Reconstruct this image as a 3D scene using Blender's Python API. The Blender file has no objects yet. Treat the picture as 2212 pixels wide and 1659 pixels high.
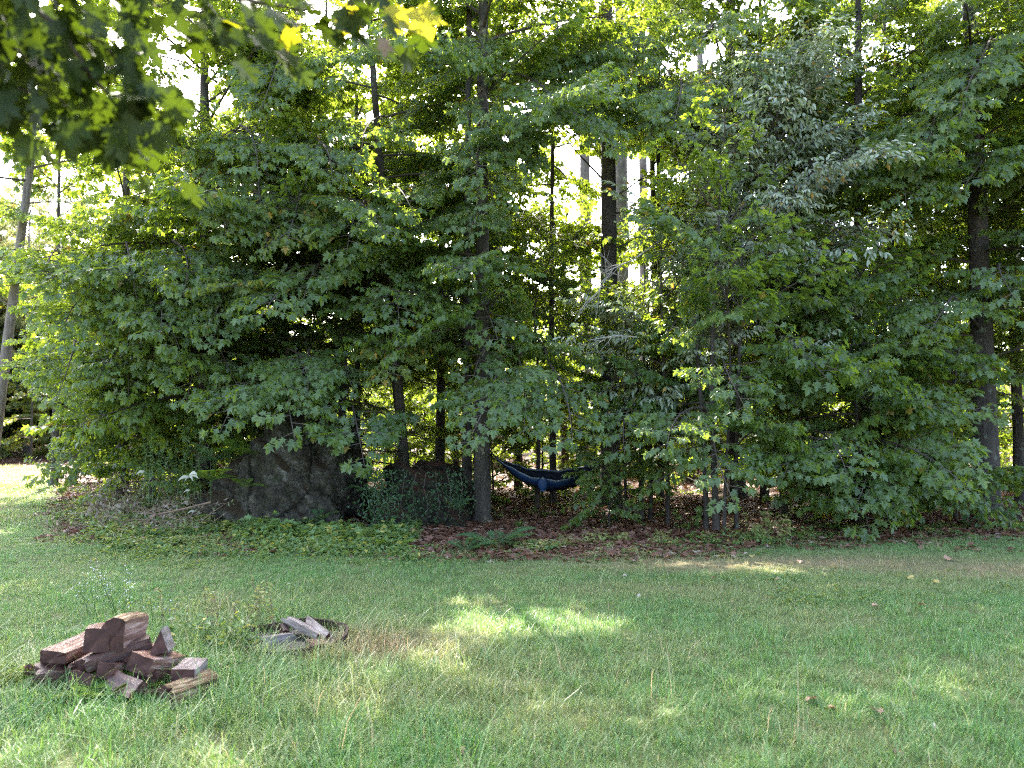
import bpy, math, random
import numpy as np
from mathutils import Matrix, Vector

R = math.radians
rng = np.random.RandomState(7)
rnd = random.Random(11)
scene = bpy.context.scene
col = scene.collection

# ------------------------------------------------------------------ camera, sky, sun, exposure
PITCH, CAMZ, F2 = R(2.33), 1.7, 1736.0
cam_d = bpy.data.cameras.new('camera')
cam_d.sensor_width = 36.0
cam_d.lens = 36.0 * F2 / 2212.0
cam_d.clip_start, cam_d.clip_end = 0.05, 2000
cam_d.dof.use_dof = True
cam_d.dof.focus_distance = 8.5
cam_d.dof.aperture_fstop = 1.9
cam = bpy.data.objects.new('camera', cam_d)
cam.location = (0, 0, CAMZ)
cam.rotation_euler = (R(90) + PITCH, 0, 0)
col.objects.link(cam)
scene.camera = cam

SUN_EL, SUN_AZ = R(47), R(-20)          # azimuth from +Y (view axis), negative = to the left
sun_vec = Vector((math.sin(SUN_AZ) * math.cos(SUN_EL), math.cos(SUN_AZ) * math.cos(SUN_EL), math.sin(SUN_EL)))
world = bpy.data.worlds.new('World')
scene.world = world
world.use_nodes = True
wn = world.node_tree
wn.nodes.clear()
sky = wn.nodes.new('ShaderNodeTexSky')
sky.sky_type = 'NISHITA'
sky.sun_disc = False
sky.sun_elevation = SUN_EL
sky.sun_rotation = SUN_AZ
sky.air_density = 1.0
sky.dust_density = 4.0
sky.ozone_density = 1.0
bg = wn.nodes.new('ShaderNodeBackground')
bg.inputs['Strength'].default_value = 0.15
wo = wn.nodes.new('ShaderNodeOutputWorld')
wn.links.new(sky.outputs[0], bg.inputs[0])
wn.links.new(bg.outputs[0], wo.inputs[0])
sl = bpy.data.lights.new('sun', 'SUN')
sl.energy = 4.2
sl.angle = R(0.53)
sl.color = (1.0, 0.95, 0.86)
so = bpy.data.objects.new('sun', sl)
so.rotation_euler = sun_vec.to_track_quat('Z', 'Y').to_euler()
so.location = (0, 0, 40)
col.objects.link(so)
scene.view_settings.view_transform = 'Standard'
scene.view_settings.look = 'None'
scene.view_settings.gamma = 1.0
scene.view_settings.use_curve_mapping = False
scene.view_settings.exposure = 3.32
scene.cycles.use_denoising = False
scene.cycles.filter_width = 1.1
scene.cycles.max_bounces = 10
scene.cycles.diffuse_bounces = 5
scene.cycles.transmission_bounces = 6
scene.cycles.transparent_max_bounces = 8

# ------------------------------------------------------------------ coordinates: a direction in the photo plus a distance gives a point of the place
def P(u, v, d):
    tx, ty = (u - 1106) / F2, (829.5 - v) / F2
    y = math.cos(PITCH) - math.sin(PITCH) * ty
    z = math.sin(PITCH) + math.cos(PITCH) * ty
    return Vector((tx * d / y, d, CAMZ + z * d / y))

def G(u, v):
    tx, ty = (u - 1106) / F2, (829.5 - v) / F2
    y = math.cos(PITCH) - math.sin(PITCH) * ty
    z = math.sin(PITCH) + math.cos(PITCH) * ty
    d = CAMZ / -z
    return Vector((tx * d, y * d, 0.0))

def PX(p):
    """the photo direction (u, v) of a point"""
    x, y, z = p[0], p[1], p[2] - CAMZ
    f = y * math.cos(PITCH) + z * math.sin(PITCH)
    w = -y * math.sin(PITCH) + z * math.cos(PITCH)
    return (1106 + F2 * x / f, 829.5 - F2 * w / f)

# ------------------------------------------------------------------ materials
def new_mat(name):
    m = bpy.data.materials.new(name)
    m.use_nodes = True
    nt = m.node_tree
    nt.nodes.clear()
    return m, nt, nt.nodes.new('ShaderNodeOutputMaterial')

def N(nt, t, **kw):
    n = nt.nodes.new(t)
    for k, v in kw.items():
        if k == 'inp':
            for a, b in v.items():
                n.inputs[a].default_value = b
        else:
            setattr(n, k, v)
    return n

def c4(c):
    return (c[0], c[1], c[2], 1.0)

def ramp(nt, fac, stops, interp='LINEAR'):
    r = nt.nodes.new('ShaderNodeValToRGB')
    cr = r.color_ramp
    cr.interpolation = interp
    while len(cr.elements) > len(stops):
        cr.elements.remove(cr.elements[-1])
    while len(cr.elements) < len(stops):
        cr.elements.new(0.5)
    for e, (p, c) in zip(cr.elements, stops):
        e.position = p
        e.color = c4(c)
    if fac is not None:
        nt.links.new(fac, r.inputs[0])
    return r

def leaf_mat(name, dark, light, trans, fac=0.4, rough=0.4, spec=0.5, turned=(0.30, 0.20, 0.03), turned_at=0.985, objvar=0.35):
    m, nt, out = new_mat(name)
    at = N(nt, 'ShaderNodeAttribute', attribute_name='tint')
    oi = N(nt, 'ShaderNodeObjectInfo')
    md = N(nt, 'ShaderNodeMath', operation='MULTIPLY_ADD', inp={1: objvar})
    nt.links.new(oi.outputs['Random'], md.inputs[0])
    sc = N(nt, 'ShaderNodeMath', operation='MULTIPLY', inp={1: 1 - objvar})
    nt.links.new(at.outputs['Fac'], sc.inputs[0])
    nt.links.new(sc.outputs[0], md.inputs[2])
    base = ramp(nt, md.outputs[0], [(0.0, dark), (1.0, light)])
    isy = N(nt, 'ShaderNodeMath', operation='GREATER_THAN', inp={1: turned_at})
    nt.links.new(at.outputs['Fac'], isy.inputs[0])
    mx = N(nt, 'ShaderNodeMix', data_type='RGBA')
    nt.links.new(isy.outputs[0], mx.inputs['Factor'])
    nt.links.new(base.outputs[0], mx.inputs['A'])
    mx.inputs['B'].default_value = c4(turned)
    tr = ramp(nt, md.outputs[0], [(0.0, tuple(x * 0.8 for x in trans)), (1.0, trans)])
    mt = N(nt, 'ShaderNodeMix', data_type='RGBA')
    nt.links.new(isy.outputs[0], mt.inputs['Factor'])
    nt.links.new(tr.outputs[0], mt.inputs['A'])
    mt.inputs['B'].default_value = c4((turned[0] * 2, turned[1] * 1.9, turned[2]))
    pr = N(nt, 'ShaderNodeBsdfPrincipled', inp={'Roughness': rough, 'Specular IOR Level': spec})
    nt.links.new(mx.outputs['Result'], pr.inputs['Base Color'])
    tl = N(nt, 'ShaderNodeBsdfTranslucent')
    nt.links.new(mt.outputs['Result'], tl.inputs['Color'])
    ms = N(nt, 'ShaderNodeMixShader', inp={0: fac})
    nt.links.new(pr.outputs[0], ms.inputs[1])
    nt.links.new(tl.outputs[0], ms.inputs[2])
    nt.links.new(ms.outputs[0], out.inputs[0])
    return m

def rough_mat(name, stops, scale=4.0, stretch=(1, 1, 1), rough=0.85, bump=0.4, bscale=None, spec=0.3, detail=6, patches=None, bdist=0.02):
    """noise-coloured rough material in object space; patches = (scale, threshold, colour) adds lichen or moss"""
    m, nt, out = new_mat(name)
    tc = N(nt, 'ShaderNodeTexCoord')
    mp = N(nt, 'ShaderNodeMapping')
    mp.inputs['Scale'].default_value = stretch
    nt.links.new(tc.outputs['Object'], mp.inputs[0])
    nz = N(nt, 'ShaderNodeTexNoise', inp={'Scale': scale, 'Detail': detail, 'Roughness': 0.65})
    nt.links.new(mp.outputs[0], nz.inputs['Vector'])
    colr = ramp(nt, nz.outputs['Fac'], stops).outputs[0]
    for (ps, th, pc) in patches or []:
        pn = N(nt, 'ShaderNodeTexNoise', inp={'Scale': ps, 'Detail': 8, 'Roughness': 0.7})
        nt.links.new(tc.outputs['Object'], pn.inputs['Vector'])
        pr_ = ramp(nt, pn.outputs['Fac'], [(th, (0, 0, 0)), (th + 0.06, (1, 1, 1))])
        mx = N(nt, 'ShaderNodeMix', data_type='RGBA')
        nt.links.new(pr_.outputs[0], mx.inputs['Factor'])
        nt.links.new(colr, mx.inputs['A'])
        mx.inputs['B'].default_value = c4(pc)
        colr = mx.outputs['Result']
    b = N(nt, 'ShaderNodeBsdfPrincipled', inp={'Roughness': rough, 'Specular IOR Level': spec})
    nt.links.new(colr, b.inputs['Base Color'])
    bn = N(nt, 'ShaderNodeTexNoise', inp={'Scale': bscale or scale * 2, 'Detail': 8, 'Roughness': 0.7})
    nt.links.new(mp.outputs[0], bn.inputs['Vector'])
    bp = N(nt, 'ShaderNodeBump', inp={'Strength': bump, 'Distance': bdist})
    nt.links.new(bn.outputs['Fac'], bp.inputs['Height'])
    nt.links.new(bp.outputs[0], b.inputs['Normal'])
    nt.links.new(b.outputs[0], out.inputs[0])
    return m

M = {}
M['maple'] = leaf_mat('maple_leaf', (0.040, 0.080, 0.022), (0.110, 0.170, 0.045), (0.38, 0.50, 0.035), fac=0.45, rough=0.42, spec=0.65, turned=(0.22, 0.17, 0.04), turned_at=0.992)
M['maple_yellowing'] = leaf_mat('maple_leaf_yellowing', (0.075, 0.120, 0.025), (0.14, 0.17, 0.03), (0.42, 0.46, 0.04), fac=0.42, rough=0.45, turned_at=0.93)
M['ash'] = leaf_mat('ash_leaf', (0.14, 0.18, 0.10), (0.42, 0.45, 0.35), (0.28, 0.38, 0.08), fac=0.30, rough=0.36, spec=0.6, turned=(0.35, 0.22, 0.06), turned_at=0.965)
M['hemlock'] = leaf_mat('hemlock_needles', (0.016, 0.040, 0.018), (0.035, 0.070, 0.025), (0.10, 0.17, 0.03), fac=0.25, rough=0.5, turned_at=2)
M['pine'] = leaf_mat('pine_needles', (0.05, 0.085, 0.040), (0.09, 0.13, 0.055), (0.26, 0.32, 0.08), fac=0.35, rough=0.45, turned=(0.25, 0.16, 0.05), turned_at=0.96)
M['pine_sunlit_tone'] = leaf_mat('sunlit_tone_pine_needles', (0.10, 0.14, 0.060), (0.17, 0.20, 0.09), (0.40, 0.44, 0.14), fac=0.4, rough=0.45, turned=(0.34, 0.22, 0.09), turned_at=0.9)  # paler copy of the pine needles, sunlight put into the colour
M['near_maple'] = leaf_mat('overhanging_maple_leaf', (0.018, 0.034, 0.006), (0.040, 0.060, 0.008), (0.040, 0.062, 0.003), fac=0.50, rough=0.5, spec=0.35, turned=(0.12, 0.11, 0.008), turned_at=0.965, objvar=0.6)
M['yellow_maple'] = leaf_mat('yellow_maple_leaf', (0.22, 0.21, 0.010), (0.26, 0.23, 0.012), (0.45, 0.42, 0.012), fac=0.55, rough=0.5, turned_at=2)
M['herb'] = leaf_mat('low_plant_leaf', (0.060, 0.120, 0.035), (0.15, 0.23, 0.07), (0.36, 0.46, 0.06), fac=0.35, rough=0.45, turned=(0.34, 0.30, 0.07), turned_at=0.92)
M['herb_yellow'] = leaf_mat('yellowing_plant_leaf', (0.14, 0.18, 0.05), (0.27, 0.27, 0.09), (0.42, 0.44, 0.10), fac=0.35, rough=0.5, turned=(0.25, 0.17, 0.09), turned_at=0.9)
M['fern'] = leaf_mat('fern_frond', (0.075, 0.140, 0.020), (0.15, 0.23, 0.030), (0.38, 0.50, 0.04), fac=0.40, rough=0.65, spec=0.25, turned_at=2)
M['fern_dark'] = leaf_mat('dark_fern_frond', (0.035, 0.085, 0.035), (0.07, 0.13, 0.045), (0.24, 0.36, 0.05), fac=0.38, rough=0.5, turned_at=2)
M['ivy'] = leaf_mat('creeper_leaf', (0.02, 0.055, 0.022), (0.04, 0.09, 0.03), (0.16, 0.27, 0.04), fac=0.3, rough=0.4, turned_at=2)
M['litter'] = leaf_mat('dead_leaf', (0.065, 0.026, 0.015), (0.20, 0.088, 0.050), (0.2, 0.1, 0.045), fac=0.15, rough=0.55, turned=(0.30, 0.22, 0.17), turned_at=0.93)
M['pale_dead'] = leaf_mat('pale_curled_leaf', (0.26, 0.24, 0.17), (0.42, 0.40, 0.30), (0.5, 0.45, 0.3), fac=0.2, rough=0.5, turned_at=2)
M['brush_leaf'] = leaf_mat('withered_brush_leaf', (0.17, 0.125, 0.095), (0.36, 0.31, 0.24), (0.3, 0.24, 0.14), fac=0.2, rough=0.6, turned=(0.18, 0.22, 0.10), turned_at=0.75)
M['fallen_tan'] = leaf_mat('fallen_tan_leaf', (0.24, 0.12, 0.08), (0.40, 0.23, 0.15), (0.4, 0.2, 0.1), fac=0.2, rough=0.55, turned_at=2)
M['fallen_yellow'] = leaf_mat('fallen_yellow_leaf', (0.36, 0.27, 0.08), (0.45, 0.34, 0.12), (0.5, 0.4, 0.1), fac=0.2, rough=0.55, turned_at=2)
M['fallen_pale'] = leaf_mat('fallen_pale_leaf', (0.34, 0.28, 0.23), (0.44, 0.38, 0.32), (0.4, 0.3, 0.22), fac=0.2, rough=0.5, turned_at=2)
M['aster'] = leaf_mat('aster_petals', (0.5, 0.5, 0.54), (0.66, 0.66, 0.68), (0.4, 0.4, 0.42), fac=0.3, rough=0.6, turned_at=2)
M['twig'] = rough_mat('twig_bark', [(0.3, (0.045, 0.035, 0.028)), (0.7, (0.10, 0.08, 0.065))], 14, bump=0.2)
M['bark_maple'] = rough_mat('maple_bark', [(0.3, (0.030, 0.024, 0.020)), (0.55, (0.075, 0.060, 0.050)), (0.75, (0.12, 0.10, 0.085))], 9, (1, 1, 0.16), bump=1.0, bscale=22, patches=[(5, 0.58, (0.15, 0.17, 0.13))], bdist=0.06)
M['bark_pale'] = rough_mat('lichened_bark', [(0.3, (0.028, 0.023, 0.019)), (0.55, (0.065, 0.054, 0.043)), (0.75, (0.11, 0.095, 0.08))], 8, (1, 1, 0.22), bump=1.0, bscale=20, patches=[(4.5, 0.57, (0.20, 0.18, 0.12))], bdist=0.06)
M['bark_pine'] = rough_mat('pine_bark', [(0.3, (0.08, 0.062, 0.055)), (0.55, (0.19, 0.155, 0.14)), (0.75, (0.30, 0.26, 0.245))], 10, (1, 1, 0.3), bump=1.0, bscale=16, bdist=0.06)
M['dead_wood'] = rough_mat('bleached_dead_wood', [(0.3, (0.24, 0.21, 0.18)), (0.7, (0.44, 0.40, 0.36))], 16, (1, 1, 1), bump=0.3)
M['brown_stick'] = rough_mat('brown_stick', [(0.3, (0.10, 0.06, 0.04)), (0.7, (0.26, 0.17, 0.11))], 12, bump=0.3)

# ------------------------------------------------------------------ mesh helpers
def mesh(name, V, F, mats=(), midx=None, tint=None, smooth=False):
    me = bpy.data.meshes.new(name)
    V = V.tolist() if isinstance(V, np.ndarray) else V
    F = F.tolist() if isinstance(F, np.ndarray) else F
    me.from_pydata(V, [], F)
    for m in mats:
        me.materials.append(m)
    if midx is not None:
        me.polygons.foreach_set('material_index', np.asarray(midx, dtype=np.int32))
    if tint is not None:
        a = me.attributes.new('tint', 'FLOAT', 'POINT')
        a.data.foreach_set('value', np.asarray(tint, dtype=np.float32))
    if smooth:
        me.polygons.foreach_set('use_smooth', np.ones(len(me.polygons), dtype=bool))
    me.update()
    return me

def obj(name, me, parent=None, mat=None, label=None, cat=None, group=None, kind=None):
    o = bpy.data.objects.new(name, me)
    col.objects.link(o)
    if parent is not None:
        o.parent = parent
    if mat is not None:
        o.matrix_local = mat
    for k, v in (('label', label), ('category', cat), ('group', group), ('kind', kind)):
        if v:
            o[k] = v
    return o

def thing(name, label, cat, loc=(0, 0, 0), group=None):
    return obj(name, None, None, Matrix.Translation(loc), label, cat, group)

def unit(v):
    v = np.asarray(v, float)
    return v / max(1e-9, np.linalg.norm(v))

def tube(pts, radii, sides=6, cap=True, wob=0.0):
    pts = [np.asarray(p, float) for p in pts]
    n = len(pts)
    V, F = [], []
    t0 = unit(pts[1] - pts[0])
    ref = np.array([0, 0, 1.0]) if abs(t0[2]) < 0.9 else np.array([1.0, 0, 0])
    a = unit(np.cross(t0, ref))
    for i in range(n):
        t = unit(pts[min(i + 1, n - 1)] - pts[max(i - 1, 0)])
        a = unit(a - t * a.dot(t))
        b = np.cross(t, a)
        for k in range(sides):
            th = 2 * math.pi * k / sides
            r = radii[i] * (1 + wob * (rng.rand() - 0.5))
            V.append(pts[i] + r * (math.cos(th) * a + math.sin(th) * b))
    for i in range(n - 1):
        for k in range(sides):
            k2 = (k + 1) % sides
            F.append((i * sides + k, i * sides + k2, (i + 1) * sides + k2, (i + 1) * sides + k))
    if cap:
        F.append(tuple(range(sides))[::-1])
        F.append(tuple((n - 1) * sides + k for k in range(sides)))
    return V, F

class Bag:
    """collects pieces of one part into a single mesh"""
    def __init__(s):
        s.V, s.F, s.I, s.T = [], [], [], []
    def add(s, V, F, mi=0, tint=0.5):
        o = len(s.V)
        s.V += [tuple(map(float, v)) for v in V]
        s.F += [tuple(int(i) + o for i in f) for f in F]
        s.I += [mi] * len(F)
        s.T += [tint] * len(V)
    def mesh(s, name, mats, smooth=False):
        return mesh(name, s.V, s.F, mats, s.I, s.T, smooth)

# leaf outlines: base at the origin, tip towards +X, face towards +Z
def outline(half, fold=0.12, droop=0.22, cx=0.36):
    up = [(x, y) for x, y in half]
    pts = up + [(x, -y) for x, y in reversed(up[1:-1])]
    V = [(x, y, fold * abs(y) * 1.6 - droop * max(0, x) ** 2) for x, y in pts] + [(cx, 0, -droop * cx * cx - 0.02)]
    c = len(pts)
    F = [(i, (i + 1) % c, c) for i in range(c)][::-1]
    F = [(b, a, k) for a, b, k in F]
    return np.array(V), np.array(F)

MAPLE = [outline([(0, 0), (0.00, 0.40), (0.24, 0.23), (0.60, 0.58), (0.53, 0.20), (0.74, 0.23), (1, 0)], f, d) for f, d in ((0.10, 0.15), (0.18, 0.30), (0.02, 0.35))]
MAPLE_FINE = [outline([(0, 0), (-0.07, 0.12), (-0.02, 0.25), (-0.10, 0.42), (0.08, 0.37), (0.20, 0.46), (0.24, 0.27), (0.40, 0.40), (0.44, 0.54), (0.55, 0.49), (0.74, 0.62), (0.66, 0.44), (0.68, 0.36), (0.54, 0.17), (0.66, 0.17), (0.73, 0.27), (0.82, 0.17), (0.90, 0.09), (1, 0)], f, d) for f, d in ((0.06, 0.10), (0.16, 0.22), (0.0, 0.3))]
OVAL = [outline([(0, 0), (0.22, 0.17), (0.55, 0.20), (0.82, 0.10), (1, 0)], f, d, 0.45) for f, d in ((0.25, 0.15), (0.35, 0.35), (0.1, 0.25))]
DIAMOND = [(np.array([(0, 0, 0), (0.45, 0.13, 0.02), (1, 0, -0.08), (0.45, -0.13, 0.02)]), np.array([(0, 2, 1), (0, 3, 2)]))]

def frames(D, Z):
    X = D / np.linalg.norm(D, axis=1, keepdims=True)
    Y = np.cross(Z, X)
    Y /= np.maximum(1e-9, np.linalg.norm(Y, axis=1, keepdims=True))
    return X, Y, np.cross(X, Y)

def leaf_mesh(name, shapes, L, mat):
    """L: rows of origin(3), direction(3), up(3), size, tint"""
    L = np.asarray(L, float)
    Vs, Fs, Ts, off = [], [], [], 0
    pick = np.arange(len(L)) % len(shapes)
    for s, (sv, sf) in enumerate(shapes):
        A = L[pick == s]
        if not len(A):
            continue
        X, Y, Z = frames(A[:, 3:6], A[:, 6:9])
        v = A[:, None, 0:3] + A[:, None, 9:10] * (sv[None, :, 0:1] * X[:, None] + sv[None, :, 1:2] * Y[:, None] + sv[None, :, 2:3] * Z[:, None])
        n, k = len(A), len(sv)
        f = sf[None] + (np.arange(n) * k)[:, None, None] + off
        Vs.append(v.reshape(-1, 3)); Fs.append(f.reshape(-1, sf.shape[1])); Ts.append(np.repeat(A[:, 10], k))
        off += n * k
    return mesh(name, np.concatenate(Vs), np.concatenate(Fs), [mat], None, np.concatenate(Ts))

# ------------------------------------------------------------------ branch prototypes (wood mesh + list of leaves), axis along +X
def twig_leaves(out, base, dvec, length, step, size, r, start=0.10, droop=(10, 55), pet=0.05):
    """pairs of leaves along one twig"""
    dvec = unit(dvec)
    side = unit(np.cross([0, 0, 1.0], dvec))
    s = start
    while s < length:
        for sg in (-1, 1):
            if r.rand() < 0.08:
                continue
            a = R(r.uniform(30, 80)) * sg
            h = dvec * math.cos(a) + side * math.sin(a)
            pd = R(r.uniform(*droop))
            d = unit(h * math.cos(pd) - np.array([0, 0, 1]) * math.sin(pd))
            sag = np.array([0, 0, -0.16 * s * s])
            o = base + dvec * s + sag + h * pet * r.uniform(0.5, 1.2) + np.array([0, 0, r.uniform(-.03, .02)])
            z = unit(np.array([0, 0, 1.0]) + 0.35 * r.normal(size=3))
            out.append([*o, *d, *z, size * r.uniform(0.65, 1.2), r.rand()])
        s += step * r.uniform(0.8, 1.25)
    for a in (-40, 0, 40):
        h = dvec * math.cos(R(a)) + side * math.sin(R(a))
        pd = R(r.uniform(15, 60))
        d = unit(h * math.cos(pd) - np.array([0, 0, 1]) * math.sin(pd))
        o = base + dvec * length + np.array([0, 0, -0.16 * length * length]) + h * 0.03
        out.append([*o, *d, *unit(np.array([0, 0, 1.0]) + 0.3 * r.normal(size=3)), size * r.uniform(0.7, 1.2), r.rand()])

def axis_curve(L, rise, droop, r, n=7):
    wy = r.uniform(-0.06, 0.06)
    return [np.array([L * t, L * wy * math.sin(3 * t), L * (rise * t - droop * t * t)]) for t in np.linspace(0, 1, n)]

def at_curve(pts, t):
    t = min(max(t, 0), 0.9999) * (len(pts) - 1)
    i = int(t)
    return pts[i] + (pts[i + 1] - pts[i]) * (t - i)

class Proto:
    pass

def make_proto(species, L, seed, step=0.072, size=0.106):
    r = np.random.RandomState(seed)
    p = Proto()
    p.L = L
    size *= r.uniform(0.80, 1.18)
    step *= size / 0.106
    wood, leaves = Bag(), []
    fol = []
    if species in ('maple', 'maple_yellowing', 'near'):
        ax = axis_curve(L, 0.14, 0.26, r)
        wood.add(*tube(ax, list(np.linspace(0.006 + 0.007 * L, 0.003, 7)), 5))
        x = 0.18 * L + 0.1
        sg = 1
        while x < L * 0.98:
            t = x / L
            b = at_curve(ax, t)
            l = (0.40 * (L - x) + 0.26) * r.uniform(0.65, 1.2)
            a = R(r.uniform(38, 68)) * sg
            d = unit([math.cos(a), math.sin(a), r.uniform(-0.28, 0.38)])
            q = [b, b + d * l * 0.5 + [0, 0, -0.04 * l * l], b + d * l + [0, 0, -0.16 * l * l]]
            wood.add(*tube(q, [0.006, 0.004, 0.002], 4, False))
            twig_leaves(leaves, b, d, l, step, size, r)
            if l > 0.5:
                for f in (0.35, 0.62):
                    for s2 in (-1, 1):
                        if r.rand() < 0.75:
                            a2 = a + s2 * R(r.uniform(35, 60))
                            d2 = unit([math.cos(a2), math.sin(a2), r.uniform(-0.15, 0.2)])
                            b2 = b + d * l * f + [0, 0, -0.16 * (l * f) ** 2]
                            l2 = l * r.uniform(0.28, 0.45)
                            wood.add(*tube([b2, b2 + d2 * l2], [0.003, 0.0015], 3, False))
                            twig_leaves(leaves, b2, d2, l2, step, size, r, 0.08)
            x += r.uniform(0.09, 0.15)
            sg = -sg
        tip = unit(ax[-1] - ax[-2])
        twig_leaves(leaves, ax[-2], tip, np.linalg.norm(ax[-1] - ax[-2]), step, size, r)
        shapes, mat = MAPLE, M['maple_yellowing' if species == 'maple_yellowing' else 'maple']
    elif species == 'ash':
        ax = axis_curve(L, 0.22, 0.30, r)
        wood.add(*tube(ax, list(np.linspace(0.006 + 0.006 * L, 0.003, 7)), 5))
        x, sg = 0.2 * L, 1
        while x < L:
            b = at_curve(ax, x / L)
            l = (0.35 * (L - x) + 0.2) * r.uniform(0.7, 1.2)
            a = R(r.uniform(35, 75)) * sg
            d = unit([math.cos(a), math.sin(a), r.uniform(-0.1, 0.35)])
            wood.add(*tube([b, b + d * l], [0.005, 0.002], 4, False))
            s = 0.05
            while s < l + 0.03:
                for s2 in (-1, 1):
                    a2 = a + s2 * R(r.uniform(30, 70))
                    dr = R(r.uniform(-5, 45))
                    rd = unit([math.cos(a2) * math.cos(dr), math.sin(a2) * math.cos(dr), -math.sin(dr)])
                    rb = b + d * min(s, l)
                    rl = r.uniform(0.16, 0.25)
                    sd = unit(np.cross([0, 0, 1.0], rd))
                    wood.add(*tube([rb, rb + rd * rl], [0.0018, 0.001], 3, False))
                    for k in range(3):
                        for s3 in ((-1, 1) if k < 2 else (0,)):
                            ld = unit(rd * (0.75 if s3 else 1) + sd * s3 * 0.7 + np.array([0, 0, -r.uniform(0.1, 0.7)]))
                            leaves.append([*(rb + rd * rl * (0.35 + 0.35 * k if k < 2 else 1)), *ld, *unit(np.array([0, 0, 1.0]) + 0.5 * r.normal(size=3)), r.uniform(0.075, 0.115), r.rand()])
                s += r.uniform(0.12, 0.17)
            x += r.uniform(0.12, 0.2)
            sg = -sg
        shapes, mat = OVAL, M['ash']
    elif species == 'hemlock':
        ax = axis_curve(L, 0.05, 0.30, r)
        wood.add(*tube(ax, list(np.linspace(0.006 + 0.006 * L, 0.003, 7)), 5))
        x, sg = 0.08 * L, 1
        while x < L:
            b = at_curve(ax, x / L)
            l = (0.34 * (L - x) + 0.12) * r.uniform(0.7, 1.2)
            a = R(r.uniform(45, 65)) * sg
            d = unit([math.cos(a), math.sin(a), -0.1])
            wood.add(*tube([b, b + d * l + [0, 0, -0.15 * l * l]], [0.004, 0.0015], 3, False))
            s = 0.03
            while s < l:
                for s2 in (-1, 1):
                    a2 = a + s2 * R(r.uniform(35, 60))
                    l2 = 0.05 + 0.28 * (l - s) * r.uniform(0.6, 1.2)
                    d2 = unit([math.cos(a2), math.sin(a2), -r.uniform(0.0, 0.35)])
                    b2 = b + d * s + [0, 0, -0.15 * s * s]
                    k = 0.0
                    sd = unit(np.cross([0, 0, 1.0], d2))
                    while k < l2:
                        for s3 in (-1, 1):
                            nd = unit(d2 * 0.6 + sd * s3 + np.array([0, 0, r.uniform(-0.3, 0.2)]))
                            leaves.append([*(b2 + d2 * k), *nd, *unit(np.array([0, 0, 1.0]) + 0.3 * r.normal(size=3)), 0.026, r.rand()])
                        k += 0.022
                s += 0.055
            x += r.uniform(0.07, 0.11)
            sg = -sg
        shapes, mat = DIAMOND, M['hemlock']
    elif species in ('pine', 'pine_far'):
        ax = axis_curve(L, 0.12, 0.10, r)
        wood.add(*tube(ax, list(np.linspace(0.008 + 0.010 * L, 0.005, 7)), 5))
        x, sg = 0.35 * L, 1
        while x < L:
            b = at_curve(ax, x / L)
            l = (0.30 * (L - x) + 0.25) * r.uniform(0.7, 1.2)
            a = R(r.uniform(30, 60)) * sg
            d = unit([math.cos(a), math.sin(a), r.uniform(0, 0.35)])
            wood.add(*tube([b, b + d * l], [0.008, 0.004], 4, False))
            s = 0.1
            while s < l:
                for k in range(11 if species == 'pine' else 9):
                    nd = unit(d * 1.1 + r.normal(size=3) * 0.75)
                    leaves.append([*(b + d * s), *nd, *unit(r.normal(size=3)), r.uniform(0.10, 0.15) * (1 if species == 'pine' else 1.9), r.rand()])
                s += 0.06
            x += r.uniform(0.14, 0.24)
            sg = -sg
        thin = [(np.array([(0, 0, 0), (0.5, 0.05, 0.0), (1, 0, -0.05), (0.5, -0.05, 0.0)]), np.array([(0, 2, 1), (0, 3, 2)]))]
        shapes, mat = thin, M['pine' if species == 'pine' else 'pine_sunlit_tone']
    p.leaves = np.array(leaves)
    p.shapes, p.mat = shapes, mat
    p.wood = wood.mesh(species + '_branch', [M['twig']])
    p.foliage = leaf_mesh(species + '_foliage', shapes, p.leaves, mat)
    p.leaf_objs = None
    return p

PROTO = {}
for sp, ls, nv in (('maple', (0.9, 1.6, 2.4, 3.4), 3), ('maple_yellowing', (1.6, 2.4), 1), ('ash', (0.9, 1.5, 2.2), 2), ('hemlock', (1.2, 2.0, 2.8), 2), ('pine', (1.8, 3.0), 2), ('pine_far', (1.8, 3.0), 2)):
    PROTO[sp] = [make_proto(sp, L, 100 + 17 * i + 5 * j + len(sp)) for i, L in enumerate(ls) for j in range(nv)]

def pick_proto(sp, L):
    best = min(abs(math.log(p.L / L)) for p in PROTO[sp])
    return rnd.choice([p for p in PROTO[sp] if abs(abs(math.log(p.L / L)) - best) < 1e-6])

# single leaves for the sprays nearest the lawn
LEAF = {}
def single_leaves(sp, mat, shapes):
    if sp not in LEAF:
        LEAF[sp] = []
        for k in range(9):
            sv, sf = shapes[k % len(shapes)]
            LEAF[sp].append(mesh(sp + '_leaf', sv, sf, [mat], None, [0.08 + 0.10 * k] * len(sv)))
        sv, sf = shapes[0]
        LEAF[sp].append(mesh(sp + '_leaf', sv, sf, [mat], None, [0.999] * len(sv)))
    return LEAF[sp]

def frame_from(D, roll=0.0):
    X = Vector(D).normalized()
    Zr = Vector((0, 0, 1)) if abs(X.z) < 0.95 else Vector((0, -1, 0))
    Y = Zr.cross(X).normalized()
    Z = X.cross(Y)
    m = Matrix((X, Y, Z)).transposed().to_4x4()
    return m @ Matrix.Rotation(roll, 4, 'X')

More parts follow.
